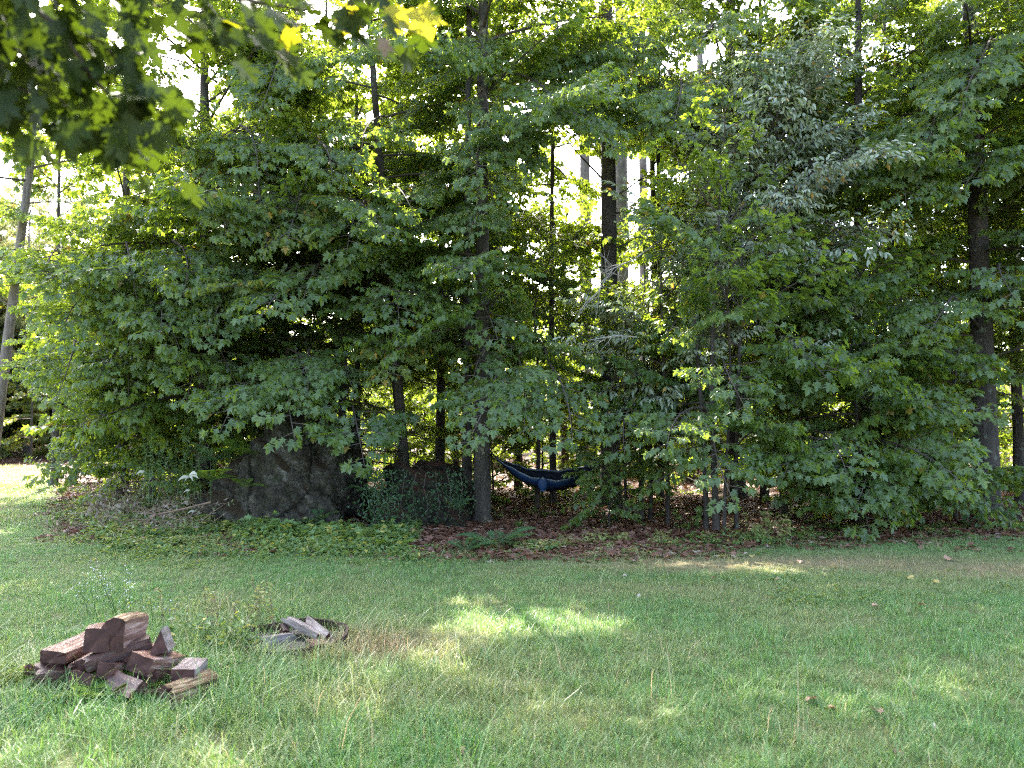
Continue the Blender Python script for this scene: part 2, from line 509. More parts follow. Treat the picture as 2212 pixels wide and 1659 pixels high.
# openings in the wood: where the photograph shows sky between the crowns (direction, radius in photo units, nearest distance) and where sun reaches the lawn
SKY_GAPS = [(395, 150, 115, 5, 60), (330, 90, 80, 5, 60), (420, 230, 50, 5, 60), (1215, 330, 14, 9, 99), (1140, 400, 22, 9, 99), (1130, 520, 30, 9, 99),
            (1890, 110, 50, 9, 99), (1490, 130, 50, 11, 99), (1650, 20, 40, 9, 99), (60, 500, 90, 8, 20), (40, 720, 90, 8, 20), (120, 380, 60, 8, 20), (1340, 440, 70, 13.5, 22), (1330, 350, 50, 13.5, 22), (1420, 420, 50, 11, 22),
            (2105, 480, 95, 9, 13.9), (2118, 700, 100, 9, 13.9), (2122, 900, 105, 9, 13.9), (875, 800, 30, 9, 13.6), (1550, 1000, 45, 9, 11.7), (1310, 500, 45, 9, 14.8)]
SUN_SPOTS = [(1000, 1318, 0.60), (1080, 1300, 0.45), (1240, 1345, 0.50), (800, 1490, 0.45), (900, 1445, 0.55), (2150, 1430, 0.25), (1150, 1490, 0.15), (60, 1040, 2.0), (160, 1014, 2.6), (90, 1012, 2.2), (70, 1076, 0.5), (1750, 1228, 0.4), (1480, 1228, 0.4), (1300, 1110, 0.5), (1440, 1075, 0.5)]
sun_rays = [(G(u, v), r) for u, v, r in SUN_SPOTS]

def in_opening(c, L):
    if c.y > 1.0:
        u, v = PX(c)
        for gu, gv, gr, gd, gx in SKY_GAPS:
            if gd < c.y < gx and (u - gu) ** 2 + (v - gv) ** 2 < (gr * 0.8 + 0.06 * L * F2 / c.y) ** 2:
                return True
    for g, r in sun_rays:
        w = c - g
        d = (w - sun_vec * w.dot(sun_vec)).length
        if d < r + 0.12 * L:
            return True
    return False

def add_branch(root, origin, D, L, sp, roll=0.0, single=0, label=None):
    """a branch with its foliage as a part of a tree; single = how many of its outermost leaves are leaves of their own"""
    p = pick_proto(sp, L)
    s = L / p.L
    m = Matrix.Translation(Vector(origin) - root.location) @ frame_from(D, roll) @ Matrix.Scale(s, 4)
    b = obj('branch', p.wood, root, m, label)
    if single:
        order = np.argsort(-p.leaves[:, 0])
        if p.leaf_objs is None:
            p.leaf_objs = True
            p.rest = {}
        if single not in p.rest:
            rest = p.leaves[np.sort(order[single:])]
            p.rest[single] = leaf_mesh(sp + '_foliage', p.shapes, rest, p.mat) if len(rest) else None
        lm = single_leaves(sp, p.mat, p.shapes)
        A = p.leaves[order[:single]]
        X, Y, Z = frames(A[:, 3:6], A[:, 6:9])
        for i in range(len(A)):
            mm = Matrix(((X[i, 0], Y[i, 0], Z[i, 0], 0), (X[i, 1], Y[i, 1], Z[i, 1], 0), (X[i, 2], Y[i, 2], Z[i, 2], 0), (0, 0, 0, 1)))
            k = 9 if A[i, 10] > 0.992 else rnd.randrange(9)
            obj('leaf', lm[k], b, Matrix.Translation(A[i, 0:3]) @ mm @ Matrix.Scale(A[i, 9], 4))
        if p.rest[single]:
            obj('foliage', p.rest[single], b, kind='stuff')
    else:
        obj('foliage', p.foliage, b, kind='stuff')
    return b

def trunk_curve(base, H, lean, wander, r):
    n = 22
    ph = r.uniform(0, 6, 4)
    pts = []
    for i in range(n):
        t = i / (n - 1)
        pts.append(np.array([base[0] + lean[0] * t * H + wander * t * math.sin(4 * t + ph[0]), base[1] + lean[1] * t * H + wander * t * math.sin(5 * t + ph[1]), -0.05 + (H + 0.05) * t]))
    return pts

def make_trunk(root, pts, r0, bark, name='trunk', sides=12):
    n = len(pts)
    radii = [r0 * (1.0 - 0.85 * (i / (n - 1)) ** 0.9) for i in range(n)]
    radii[0] = r0 * 1.35
    extra = pts[0] + (pts[1] - pts[0]) * 0.25
    P2 = [pts[0], extra] + list(pts[1:])
    rr = [radii[0], r0 * 1.03] + radii[1:]
    off = np.array(root.location)
    V, F = tube([p - off for p in P2], rr, sides, True, 0.16)
    return obj(name, mesh(name, [tuple(v) for v in V], F, [bark], smooth=True), root)

def tree(name, label, base, H, r0, sp, h0, nb, Lmax, bark='bark_maple', lean=(0, 0), wander=0.12, seed=0, bias=0.0, group=None, up=(0, 50), peak=0.3, bare=0, yellow=0.0, hmax=None, keep=False, cat='tree', stems=(), dense=1.8):
    r = np.random.RandomState(seed + 1000)
    root = thing(name, label, cat, (base[0], base[1], 0), group)
    pts = trunk_curve(base, H, lean, wander, r)
    make_trunk(root, pts, r0, M[bark])
    root_pts = [pts]
    for (dx, dy, hh, rr, lx, ly) in stems:
        q = trunk_curve((base[0] + dx, base[1] + dy), hh, (lx, ly), wander, r)
        make_trunk(root, q, rr, M[bark], 'stem')
        root_pts.append(q)
    ga = r.uniform(0, 6.28)
    nb = int(nb * dense)
    for i in range(nb):
        t = (i + r.uniform(0.2, 0.8)) / nb
        q = root_pts[i % len(root_pts)] if len(root_pts) > 1 else pts
        hq = q[-1][2]
        hb = min(h0, hq * 0.4)
        h = hb + (hq * 0.97 - hb) * t
        o = at_curve(q, h / hq)
        az = ga + i * 2.39996 + r.uniform(-0.4, 0.4)
        prof = (0.55 + 0.45 * t / peak) if t < peak else max(0.38, 1 - 0.5 * (t - peak) / (1 - peak))
        L = Lmax * prof * r.uniform(0.75, 1.15)
        toward = -math.sin(az)
        L *= 1 + bias * toward
        e = R(up[0] + (up[1] - up[0]) * t ** 1.3 + r.uniform(-18, 18))
        D = Vector((math.cos(az) * math.cos(e), math.sin(az) * math.cos(e), math.sin(e)))
        if not keep and o[2] > 9.0 and r.rand() < 0.50:
            continue
        if not keep and in_opening(Vector(o) + D * L * 0.6, L):
            continue
        s2 = 'maple_yellowing' if (sp == 'maple' and r.rand() < yellow and L > 1.2) else sp
        add_branch(root, o, D, L, s2, r.uniform(-0.6, 0.6))
    for i in range(bare):
        h = r.uniform(0.22, 0.75) * h0 if h0 > 3 else r.uniform(0.5, h0 + 1)
        o = at_curve(pts, h / H)
        az = r.uniform(0, 6.28)
        L = r.uniform(0.5, 1.6)
        d = np.array([math.cos(az), math.sin(az), r.uniform(0.0, 0.7)])
        q = [o, o + d * L * 0.5 + [0, 0, 0.03], o + d * L + r.normal(size=3) * 0.1]
        B = Bag()
        B.add(*tube(q, [0.022, 0.013, 0.004], 5))
        B.add(*tube([q[1], q[1] + unit(d + r.normal(size=3) * 0.6) * L * 0.35], [0.008, 0.002], 4))
        mm = [tuple(np.array(v) - np.array(root.location)) for v in B.V]
        obj('dead_branch', mesh('dead_branch', mm, B.F, [M[bark]]), root)
    root['_pts'] = 0
    del root['_pts']
    return root, pts

MARKS = [(10, 'the leaning grey pine'), (265, 'the maple by the sunny clearing'), (440, 'the dark maple beside the big boulder'), (640, 'the big boulder'), (885, 'the bare leaning maple'), (1042, 'the patchy pale trunk'), (1200, 'the hammock'), (1318, 'the dark broken-branched pine'), (1545, 'the multi-stemmed sapling'), (1690, 'the pale ash'), (1865, 'the shaded maple beside the ash'), (2128, 'the thick straight trunk'), (2420, 'the far end of the lawn edge')]
USED = {}
def place_label(what, u):
    mu, mk = min(MARKS, key=lambda m: abs(m[0] - u))
    lab = '%s, %s %s' % (what, 'behind' if abs(u - mu) < 22 else 'left of' if u < mu else 'right of', mk)
    USED[lab] = USED.get(lab, 0) + 1
    k = USED[lab]
    return lab if k == 1 else lab.replace(what, '%s %s' % (('another', 'third', 'fourth', 'fifth', 'sixth', 'seventh', 'eighth')[min(k, 8) - 2], what))

def spray(tr, base_uvd, tip_uvd, sp='maple', single=60, roll=0.0, label=None, limb_from=None):
    """a low branch that reaches out over the lawn: limb from the trunk, then the leafy end between two points of the place"""
    root, pts = tr
    b, t = P(*base_uvd), P(*tip_uvd)
    D = t - b
    H = pts[-1][2]
    h = limb_from if limb_from else min(H * 0.8, max(0.4, b.z - 0.25 * math.hypot(b.x - root.location.x, b.y - root.location.y)))
    a = Vector(at_curve(pts, h / H))
    off = root.location
    if (a - b).length > 0.2:
        mid = a.lerp(b, 0.5) + Vector((0, 0, 0.08))
        V, F = tube([np.array(a - off), np.array(mid - off), np.array(b - off)], [0.035, 0.025, 0.014], 6)
        obj('limb', mesh('limb', [tuple(v) for v in V], F, [M['twig']], smooth=True), root)
    add_branch(root, b, D, D.length, sp, roll, single, label)

# ------------------------------------------------------------------ ground
LAWN_EDGE = [(-60, 29), (-30, 28.5), (-17, 27.5), (-14.6, 26.5), (-12.2, 21.5), (-9.6, 17), (-8.2, 14.6), (-7.0, 12.6), (-6.1, 11.2), (-5.2, 10.9), (-4.4, 10.6), (-3.5, 10.6), (-2.6, 10.5), (-1.2, 10.0), (0, 9.7),
             (1.2, 9.8), (2.5, 10.2), (3.7, 10.7), (5.7, 11.1), (7.2, 11.35), (10, 11.6), (25, 12.5), (60, 14)]
ex, ey = np.array([a for a, b in LAWN_EDGE], float), np.array([b for a, b in LAWN_EDGE], float)
def lawn_edge(x):
    return np.interp(x, ex, ey)

def ground_noise(x, y):
    return 0.5 + 0.25 * (np.sin(0.9 * x + 1.3) * np.sin(0.7 * y + 0.4) + np.sin(2.3 * x + 0.8 * y) * 0.5 + np.sin(1.7 * y - 1.1 * x + 2) * 0.5)

def lawn_z(x, y):
    return 0.012 + 0.03 * ground_noise(x, y)

M['forest_floor'] = rough_mat('forest_floor_soil', [(0.3, (0.035, 0.020, 0.014)), (0.5, (0.085, 0.046, 0.030)), (0.7, (0.15, 0.085, 0.055))], 3.0, bump=0.8, bscale=9, patches=[(0.9, 0.62, (0.05, 0.065, 0.025))])
s_ = 260.0
V = [(-s_, -s_, 0), (s_, -s_, 0), (s_, s_, 0), (-s_, s_, 0)]
obj('forest_floor', mesh('forest_floor', V, [(0, 1, 2, 3)], [M['forest_floor']]), kind='structure')

def ell(x, y, u, v, rx, ry):
    g = G(u, v)
    return ((x - g.x) / rx) ** 2 + ((y - g.y) / ry) ** 2

DRY_AND_SUNLIT = [(1480, 1226, 1.3, 0.45, 1.0), (1800, 1222, 1.8, 0.50, 1.0), (2120, 1236, 1.5, 0.6, .9), (820, 1410, 0.75, 0.42, .85), (1450, 1280, 1.6, 0.35, .45), (930, 1385, 0.6, 0.25, .6), (1260, 1560, 0.5, .25, .4), (1020, 1310, 0.5, .16, .4), (800, 1520, .6, .3, .45), (1900, 1275, 1.5, .3, .4), (1850, 1480, .5, .2, .35), (120, 1020, 5, 4, .7)]  # dry grass; the last entry is tan painted in to brighten the sunlit clearing
def lawn_material():
    m, nt, out = new_mat('lawn_turf')
    ge = N(nt, 'ShaderNodeNewGeometry')
    n1 = N(nt, 'ShaderNodeTexNoise', inp={'Scale': 0.9, 'Detail': 6, 'Roughness': 0.6})
    nt.links.new(ge.outputs['Position'], n1.inputs['Vector'])
    n2 = N(nt, 'ShaderNodeTexNoise', inp={'Scale': 38.0, 'Detail': 4, 'Roughness': 0.7})
    nt.links.new(ge.outputs['Position'], n2.inputs['Vector'])
    a = ramp(nt, n1.outputs['Fac'], [(0.35, (0.055, 0.085, 0.024)), (0.65, (0.12, 0.125, 0.05))])
    b = ramp(nt, n2.outputs['Fac'], [(0.3, (0.4, 0.4, 0.4)), (0.7, (1.3, 1.3, 1.3))])
    mx = N(nt, 'ShaderNodeMix', data_type='RGBA', blend_type='MULTIPLY', inp={'Factor': 1.0})
    nt.links.new(a.outputs[0], mx.inputs['A'])
    nt.links.new(b.outputs[0], mx.inputs['B'])
    dr = N(nt, 'ShaderNodeAttribute', attribute_name='tint')
    tn = ramp(nt, n2.outputs['Fac'], [(0.3, (0.16, 0.10, 0.055)), (0.7, (0.36, 0.26, 0.16))])
    md = N(nt, 'ShaderNodeMix', data_type='RGBA')
    nt.links.new(dr.outputs['Fac'], md.inputs['Factor']); nt.links.new(mx.outputs['Result'], md.inputs['A']); nt.links.new(tn.outputs[0], md.inputs['B'])
    p = N(nt, 'ShaderNodeBsdfPrincipled', inp={'Roughness': 0.9, 'Specular IOR Level': 0.2})
    nt.links.new(md.outputs['Result'], p.inputs['Base Color'])
    bp = N(nt, 'ShaderNodeBump', inp={'Strength': 0.6, 'Distance': 0.02})
    nt.links.new(n2.outputs['Fac'], bp.inputs['Height'])
    nt.links.new(bp.outputs[0], p.inputs['Normal'])
    nt.links.new(p.outputs[0], out.inputs[0])
    return m
M['lawn'] = lawn_material()
xs = np.concatenate([np.linspace(-60, -20, 15)[:-1], np.linspace(-20, 16, 145), np.linspace(16, 60, 16)[1:]])
NR = 110
V, F = [], []
for i, x in enumerate(xs):
    yb = lawn_edge(x) + 0.14 * math.sin(5 * x) + 0.10 * math.sin(11.3 * x + 1)
    for j in range(NR + 1):
        y = -18 + (yb + 18) * j / NR
        V.append((x, y, float(lawn_z(x, y))))
for i in range(len(xs) - 1):
    for j in range(NR):
        a = i * (NR + 1) + j
        F.append((a, a + NR + 1, a + NR + 2, a + 1))
LT = np.zeros(len(V)); LV = np.array(V)
for u, v, rx, ry, q in DRY_AND_SUNLIT:
    LT = np.maximum(LT, q * np.exp(-0.8 * ell(LV[:, 0], LV[:, 1], u, v, rx, ry)))
obj('lawn', mesh('lawn', V, F, [M['lawn']], None, np.clip(LT, 0, 1) * 0.40, smooth=True), kind='structure')

# ------------------------------------------------------------------ scattered ground cover (geometry nodes on vertex clouds)
def scatter(name, pts, rots, scls, idx, sources, attrs=None):
    me = bpy.data.meshes.new(name)
    me.vertices.add(len(pts))
    me.vertices.foreach_set('co', np.asarray(pts, np.float32).ravel())
    a = me.attributes.new('rot', 'FLOAT_VECTOR', 'POINT'); a.data.foreach_set('vector', np.asarray(rots, np.float32).ravel())
    a = me.attributes.new('scl', 'FLOAT', 'POINT'); a.data.foreach_set('value', np.asarray(scls, np.float32))
    a = me.attributes.new('idx', 'INT', 'POINT'); a.data.foreach_set('value', np.asarray(idx, np.int32))
    for k, v in (attrs or {}).items():
        a = me.attributes.new(k, 'FLOAT', 'POINT'); a.data.foreach_set('value', np.asarray(v, np.float32))
    c = bpy.data.collections.new(name + '_kinds')
    for i, s in enumerate(sources):
        c.objects.link(bpy.data.objects.new('%s_kind_%02d' % (name, i), s))
    ng = bpy.data.node_groups.new(name, 'GeometryNodeTree')
    ng.interface.new_socket('Geometry', in_out='INPUT', socket_type='NodeSocketGeometry')
    ng.interface.new_socket('Geometry', in_out='OUTPUT', socket_type='NodeSocketGeometry')
    gi, go = ng.nodes.new('NodeGroupInput'), ng.nodes.new('NodeGroupOutput')
    ip = ng.nodes.new('GeometryNodeInstanceOnPoints')
    ci = ng.nodes.new('GeometryNodeCollectionInfo')
    ci.inputs['Collection'].default_value = c
    ci.inputs['Separate Children'].default_value = True
    ci.inputs['Reset Children'].default_value = True
    def na(n, t):
        x = ng.nodes.new('GeometryNodeInputNamedAttribute'); x.data_type = t; x.inputs['Name'].default_value = n
        return [o for o in x.outputs if o.enabled and o.name == 'Attribute'][0]
    e2r = ng.nodes.new('FunctionNodeEulerToRotation')
    ng.links.new(na('rot', 'FLOAT_VECTOR'), e2r.inputs[0])
    mp = ng.nodes.new('GeometryNodeMeshToPoints')
    ng.links.new(gi.outputs[0], mp.inputs['Mesh'])
    ng.links.new(mp.outputs[0], ip.inputs['Points'])
    ng.links.new(ci.outputs[0], ip.inputs['Instance'])
    ip.inputs['Pick Instance'].default_value = True
    ng.links.new(na('idx', 'INT'), ip.inputs['Instance Index'])
    ng.links.new(e2r.outputs[0], ip.inputs['Rotation'])
    ng.links.new(na('scl', 'FLOAT'), ip.inputs['Scale'])
    ng.links.new(ip.outputs[0], go.inputs[0])
    o = obj(name, me, kind='stuff')
    md = o.modifiers.new('scatter', 'NODES')
    md.node_group = ng
    return o

def grass_material():
    m, nt, out = new_mat('grass_blade')
    at = N(nt, 'ShaderNodeAttribute', attribute_name='tint')
    dr = N(nt, 'ShaderNodeAttribute', attribute_name='dry', attribute_type='INSTANCER')
    green = ramp(nt, at.outputs['Fac'], [(0.0, (0.052, 0.140, 0.032)), (0.6, (0.104, 0.228, 0.062)), (0.88, (0.165, 0.29, 0.10)), (1.0, (0.38, 0.36, 0.20))])
    tan = ramp(nt, at.outputs['Fac'], [(0.0, (0.16, 0.15, 0.06)), (0.5, (0.33, 0.25, 0.13)), (1.0, (0.48, 0.36, 0.22))])
    mx = N(nt, 'ShaderNodeMix', data_type='RGBA')
    nt.links.new(dr.outputs['Fac'], mx.inputs['Factor'])
    nt.links.new(green.outputs[0], mx.inputs['A'])
    nt.links.new(tan.outputs[0], mx.inputs['B'])
    p = N(nt, 'ShaderNodeBsdfPrincipled', inp={'Roughness': 0.42, 'Specular IOR Level': 0.5})
    nt.links.new(mx.outputs['Result'], p.inputs['Base Color'])
    hs = N(nt, 'ShaderNodeHueSaturation', inp={'Hue': 0.47, 'Saturation': 1.15, 'Value': 1.9})
    nt.links.new(mx.outputs['Result'], hs.inputs['Color'])
    t = N(nt, 'ShaderNodeBsdfTranslucent')
    nt.links.new(hs.outputs[0], t.inputs['Color'])
    ms = N(nt, 'ShaderNodeMixShader', inp={0: 0.35})
    nt.links.new(p.outputs[0], ms.inputs[1]); nt.links.new(t.outputs[0], ms.inputs[2])
    nt.links.new(ms.outputs[0], out.inputs[0])
    return m
M['grass'] = grass_material()

def tuft(seed, n, h, spread, width, flop):
    r = np.random.RandomState(seed)
    V, F, T = [], [], []
    for i in range(n):
        a = r.uniform(0, 6.28); rad = spread * math.sqrt(r.rand())
        b = np.array([rad * math.cos(a), rad * math.sin(a), -0.01])
        az = r.uniform(0, 6.28)
        d = np.array([math.cos(az), math.sin(az), 0]); s = np.array([-d[1], d[0], 0])
        L = h * r.uniform(0.45, 1.25); fl = flop * r.uniform(0.2, 1.3); w = width * r.uniform(0.7, 1.3)
        o = len(V)
        for k, t in enumerate((0, 0.4, 0.75)):
            c = b + d * (L * fl * t * t) + np.array([0, 0, L * t * (1 - 0.35 * fl * t)])
            V += [c - s * w * (1 - 0.6 * t), c + s * w * (1 - 0.6 * t)]
        V.append(b + d * (L * fl) + np.array([0, 0, L * (1 - 0.35 * fl)]))
        F += [(o, o + 1, o + 3), (o, o + 3, o + 2), (o + 2, o + 3, o + 5), (o + 2, o + 5, o + 4), (o + 4, o + 5, o + 6)]
        T += [r.rand()] * 7
    return mesh('tuft', np.array(V), np.array(F), [M['grass']], None, T)

short = [tuft(i, 26, 0.055, 0.07, 0.0016, 0.7) for i in range(6)]
longer = [tuft(20 + i, 24, 0.12, 0.07, 0.0020, 0.9) for i in range(5)]
tall = [tuft(40 + i, 14, 0.22, 0.10, 0.0022, 1.1) for i in range(4)]
stalks = [tuft(80 + i, 4, 0.36, 0.10, 0.0014, 0.75) for i in range(3)]
far_t = [tuft(60 + i, 26, 0.06, 0.16, 0.0045, 0.6) for i in range(4)]

PILE, RING = G(255, 1490), G(634, 1395)
def grass_points():
    pts, idx, scl, dry = [], [], [], []
    def zone(y0, y1, dens, kind):
        n = int((y1 - y0) * 1.40 * y1 * dens)
        y = rng.uniform(y0, y1, n); x = rng.uniform(-0.70, 0.70, n) * y1
        ok = (np.abs(x) < 0.68 * y + 0.4) & (y < lawn_edge(x) + 0.1 * np.sin(7 * x) + rng.normal(size=n) * 0.12)
        return x[ok], y[ok]
    for y0, y1, dens, far in ((3.2, 5.5, 420, 0), (5.5, 8.5, 300, 0), (8.5, 12.5, 210, 0), (12.5, 20, 45, 1), (20, 29, 28, 1)):
        x, y = zone(y0, y1, dens, far)
        n = len(x)
        dr = np.clip(0.6 * (ground_noise(1.7 * x, 2.1 * y) - 0.45) + 0.13 * rng.normal(size=n) + 0.07, 0, 0.5)
        for u, v, rx, ry, s in DRY_AND_SUNLIT:
            e = ell(x, y, u, v, rx, ry)
            dr = np.maximum(dr, s * np.exp(-e * 0.8) * rng.uniform(0.6, 1.2, n))
        dp = np.hypot(x - PILE.x, (y - PILE.y)); drg = np.hypot(x - RING.x, y - RING.y)
        left = np.exp(-((x + 0.9) / 1.1) ** 2 - ((y - 4.6) / 1.3) ** 2)
        pl = np.clip(0.75 * np.exp(-(dp / 0.75) ** 2) + 0.75 * np.exp(-(drg / 0.62) ** 2) + 0.45 * left + 0.25 * (ground_noise(2.7 * x + 3, 2.2 * y) - 0.5), 0, 1)
        if far:
            k = 15 + rng.randint(0, 4, n); sc = rng.uniform(0.8, 1.4, n)
        else:
            q = rng.rand(n)
            k = np.where(q < pl * 0.16, 11 + rng.randint(0, 4, n), np.where(q < pl * 0.9 + 0.10 * (y < 6.5), 6 + rng.randint(0, 5, n), rng.randint(0, 6, n)))
            sc = rng.uniform(0.75, 1.35, n)
            inring = drg < 0.36
            k = np.where(inring, rng.randint(0, 6, n), k); sc = np.where(inring, sc * (rng.rand(n) < 0.5) * 0.9 + 0.01, sc)
            sc = np.where((y > 9) & (k < 6), sc * 0.85, sc)
            st = rng.rand(n) < 0.008 * np.clip(left + 0.25 * (y < 6) + np.exp(-(drg / 0.9) ** 2), 0, 1)
            k = np.where(st & ~inring, 19 + rng.randint(0, 3, n), k); dr = np.where(st, 0.75, dr)
        sc = sc * np.where((y > 8.6) & (dr > 0.55), 0.8, 1.0)
        pts.append(np.stack([x, y, lawn_z(x, y) - 0.002], 1)); idx.append(k); scl.append(sc); dry.append(np.clip(dr, 0, 1))
    return np.concatenate(pts), np.concatenate(idx), np.concatenate(scl), np.concatenate(dry)
gp, gi_, gs, gd = grass_points()
grot = np.stack([rng.normal(size=len(gp)) * 0.10, rng.normal(size=len(gp)) * 0.10, rng.uniform(0, 6.28, len(gp))], 1)
scatter('grass', gp, grot, gs, gi_, short + longer + tall + far_t + stalks, {'dry': gd})

# leaf litter on the forest floor
def litter_patch(seed, n, R_, mat, shapes, size):
    r = np.random.RandomState(seed)
    L = []
    for i in range(n):
        a = r.uniform(0, 6.28); q = R_ * math.sqrt(r.rand())
        d = unit([math.cos(a * 7), math.sin(a * 7), r.uniform(-0.4, 0.5)])
        L.append([q * math.cos(a), q * math.sin(a), r.uniform(0.0, 0.05), *d, *unit(np.array([0, 0, 1.0]) + 0.5 * r.normal(size=3)), size * r.uniform(0.6, 1.2), r.rand()])
    return leaf_mesh('litter_patch', shapes, L, mat)
lit = [litter_patch(i, 26, 0.28, M['litter'], MAPLE, 0.075) for i in range(5)]
needles = [litter_patch(10 + i, 60, 0.25, M['litter'], DIAMOND, 0.10) for i in range(3)]
n = 5200
y = 9.5 + 24 * rng.rand(n) ** 1.5
x = rng.uniform(-0.70, 0.72, n) * y
ok = y > lawn_edge(x) - 0.25 + 0.3 * rng.normal(size=n)
x, y = x[ok], y[ok]
scatter('leaf_litter', np.stack([x, y, np.full(len(x), 0.008)], 1), np.stack([np.zeros(len(x)), np.zeros(len(x)), rng.uniform(0, 6.28, len(x))], 1), rng.uniform(0.7, 1.3, len(x)), np.where(rng.rand(len(x)) < 0.55, rng.randint(0, 5, len(x)), 5 + rng.randint(0, 3, len(x))), lit + needles)

# low plants along the edge of the wood
def herb(seed, n, h, mat, shapes, size, spread):
    r = np.random.RandomState(seed)
    L, B = [], Bag()
    for i in range(n):
        a = r.uniform(0, 6.28); q = spread * math.sqrt(r.rand())
        b = np.array([q * math.cos(a), q * math.sin(a), 0.0]); hh = h * r.uniform(0.4, 1.15)
        top = b + np.array([r.normal() * 0.03, r.normal() * 0.03, hh])
        for k in range(r.randint(3, 7)):
            t = r.uniform(0.4, 1.0); az = r.uniform(0, 6.28)
            L.append([*(b + (top - b) * t), math.cos(az), math.sin(az), r.uniform(-0.5, 0.35), *unit(np.array([0, -0.2, 1.0]) + 0.35 * r.normal(size=3)), size * r.uniform(0.6, 1.2), r.rand()])
    return leaf_mesh('low_plant', shapes, L, mat)
herbs = [herb(i, 12, 0.16, M['herb'], OVAL, 0.075, 0.16) for i in range(4)] + [herb(10 + i, 12, 0.17, M['herb_yellow'], OVAL, 0.07, 0.15) for i in range(3)] + [herb(20 + i, 12, 0.07, M['herb'], OVAL, 0.045, 0.2) for i in range(3)] + [herb(30 + i, 10, 0.17, M['herb'], MAPLE, 0.07, 0.15) for i in range(2)]
hp, hi, hs = [], [], []
def herb_band(u0, u1, v0, v1, n, kinds, s0=0.8, s1=1.2):
    for i in range(n):
        u = rng.uniform(u0, u1); tt = rng.beta(1.3, 1.9); g = G(u, v0 + (v1 + 14 - v0) * tt)
        hp.append((g.x, g.y, 0.01)); hi.append(rng.choice(kinds)); hs.append(rng.uniform(s0, s1) * (1.2 - 0.75 * tt) * (0.65 + 0.7 * float(ground_noise(3.1 * g.x, 3.7 * g.y))))
GREEN, YEL, LOW, LOB = [0, 1, 2, 3], [4, 5, 6], [7, 8, 9], [10, 11]
herb_band(240, 890, 1145, 1195, 420, GREEN + LOB + [4], 0.3, 1.25)
herb_band(200, 480, 1120, 1195, 170, GREEN + YEL, 0.8, 1.4)
herb_band(560, 880, 1165, 1200, 90, GREEN + LOB, 0.9, 1.4)
herb_band(880, 1450, 1186, 1208, 46, YEL + YEL + [0, 1], 0.35, 0.9)
herb_band(1150, 1420, 1175, 1192, 16, YEL, 0.5, 1.0)
herb_band(1400, 1750, 1165, 1192, 60, YEL + GREEN + LOB, 0.35, 0.9)
herb_band(1750, 2212, 1140, 1172, 110, LOW + LOW + GREEN, 0.4, 0.8)
herb_band(150, 420, 1060, 1150, 120, GREEN + [4], 0.9, 1.6)
herb_band(150, 330, 1160, 1230, 60, LOW, 0.8, 1.2)
herb_band(240, 900, 1190, 1225, 200, LOW + LOW + GREEN, 0.3, 0.9)
herb_band(300, 1400, 1195, 1240, 110, LOW, 0.5, 0.9)
herb_band(1400, 2200, 1240, 1300, 70, LOW, 0.5, 0.9)
herb_band(1700, 2000, 1285, 1320, 90, LOW, 0.5, 0.9)
herb_band(1050, 1950, 1060, 1150, 60, GREEN + LOB, 0.5, 1.1)
herb_band(120, 420, 940, 1010, 160, GREEN + YEL + LOB, 1.6, 3.2)
scatter('ground_cover_plants', hp, [(0, 0, rng.uniform(0, 6.28)) for _ in hp], hs, hi, herbs)

# ------------------------------------------------------------------ the two boulders
def boulder(name, label, centre, planes, mat, seed, disp=0.05, zmin=-0.1):
    r = np.random.RandomState(seed)
    nu, nv = 190, 110
    ph = r.uniform(0, 6.28, (7, 3)); fr = r.uniform(1.5, 9, (7, 3))
    f2 = r.normal(size=(6, 3)) * np.array([2, 3, 4, 6, 9, 13])[:, None] * 0.8; w2 = [0.07, 0.06, 0.045, 0.03, 0.02, 0.014]
    Pn = np.array([unit(p[:3]) for p in planes]); Pd = np.array([p[3] for p in planes])
    V, F = [], []
    for j in range(nv + 1):
        th = math.pi * j / nv
        for i in range(nu):
            a = 2 * math.pi * i / nu
            d = np.array([math.sin(th) * math.cos(a), math.sin(th) * math.sin(a), math.cos(th)])
            q = Pn @ d
            inv = np.maximum(q, 1e-4) / Pd
            rad = 1.0 / (np.sum(inv ** 14) ** (1 / 14))
            p = d * rad
            nz = sum(math.sin(p @ fr[k] + ph[k, 0]) * math.sin(p[2] * fr[k, 1] + p[0] * fr[k, 2] + ph[k, 1]) / (1 + 0.35 * fr[k, 0]) for k in range(7))
            rg = sum((1 - abs(math.sin(p @ f2[k] + ph[k, 2]))) ** 3 * w2[k] for k in range(6))
            p = p * (1 + disp * nz - rg) + d * r.normal() * 0.004
            V.append((p[0], p[1], max(-centre[2] - 0.08, p[2])))
    for j in range(nv):
        for i in range(nu):
            i2 = (i + 1) % nu
            F.append((j * nu + i, (j + 1) * nu + i, (j + 1) * nu + i2, j * nu + i2))
    o = obj(name, mesh(name, V, F, [mat], smooth=True), None, Matrix.Translation(centre), label, 'boulder')
    return o

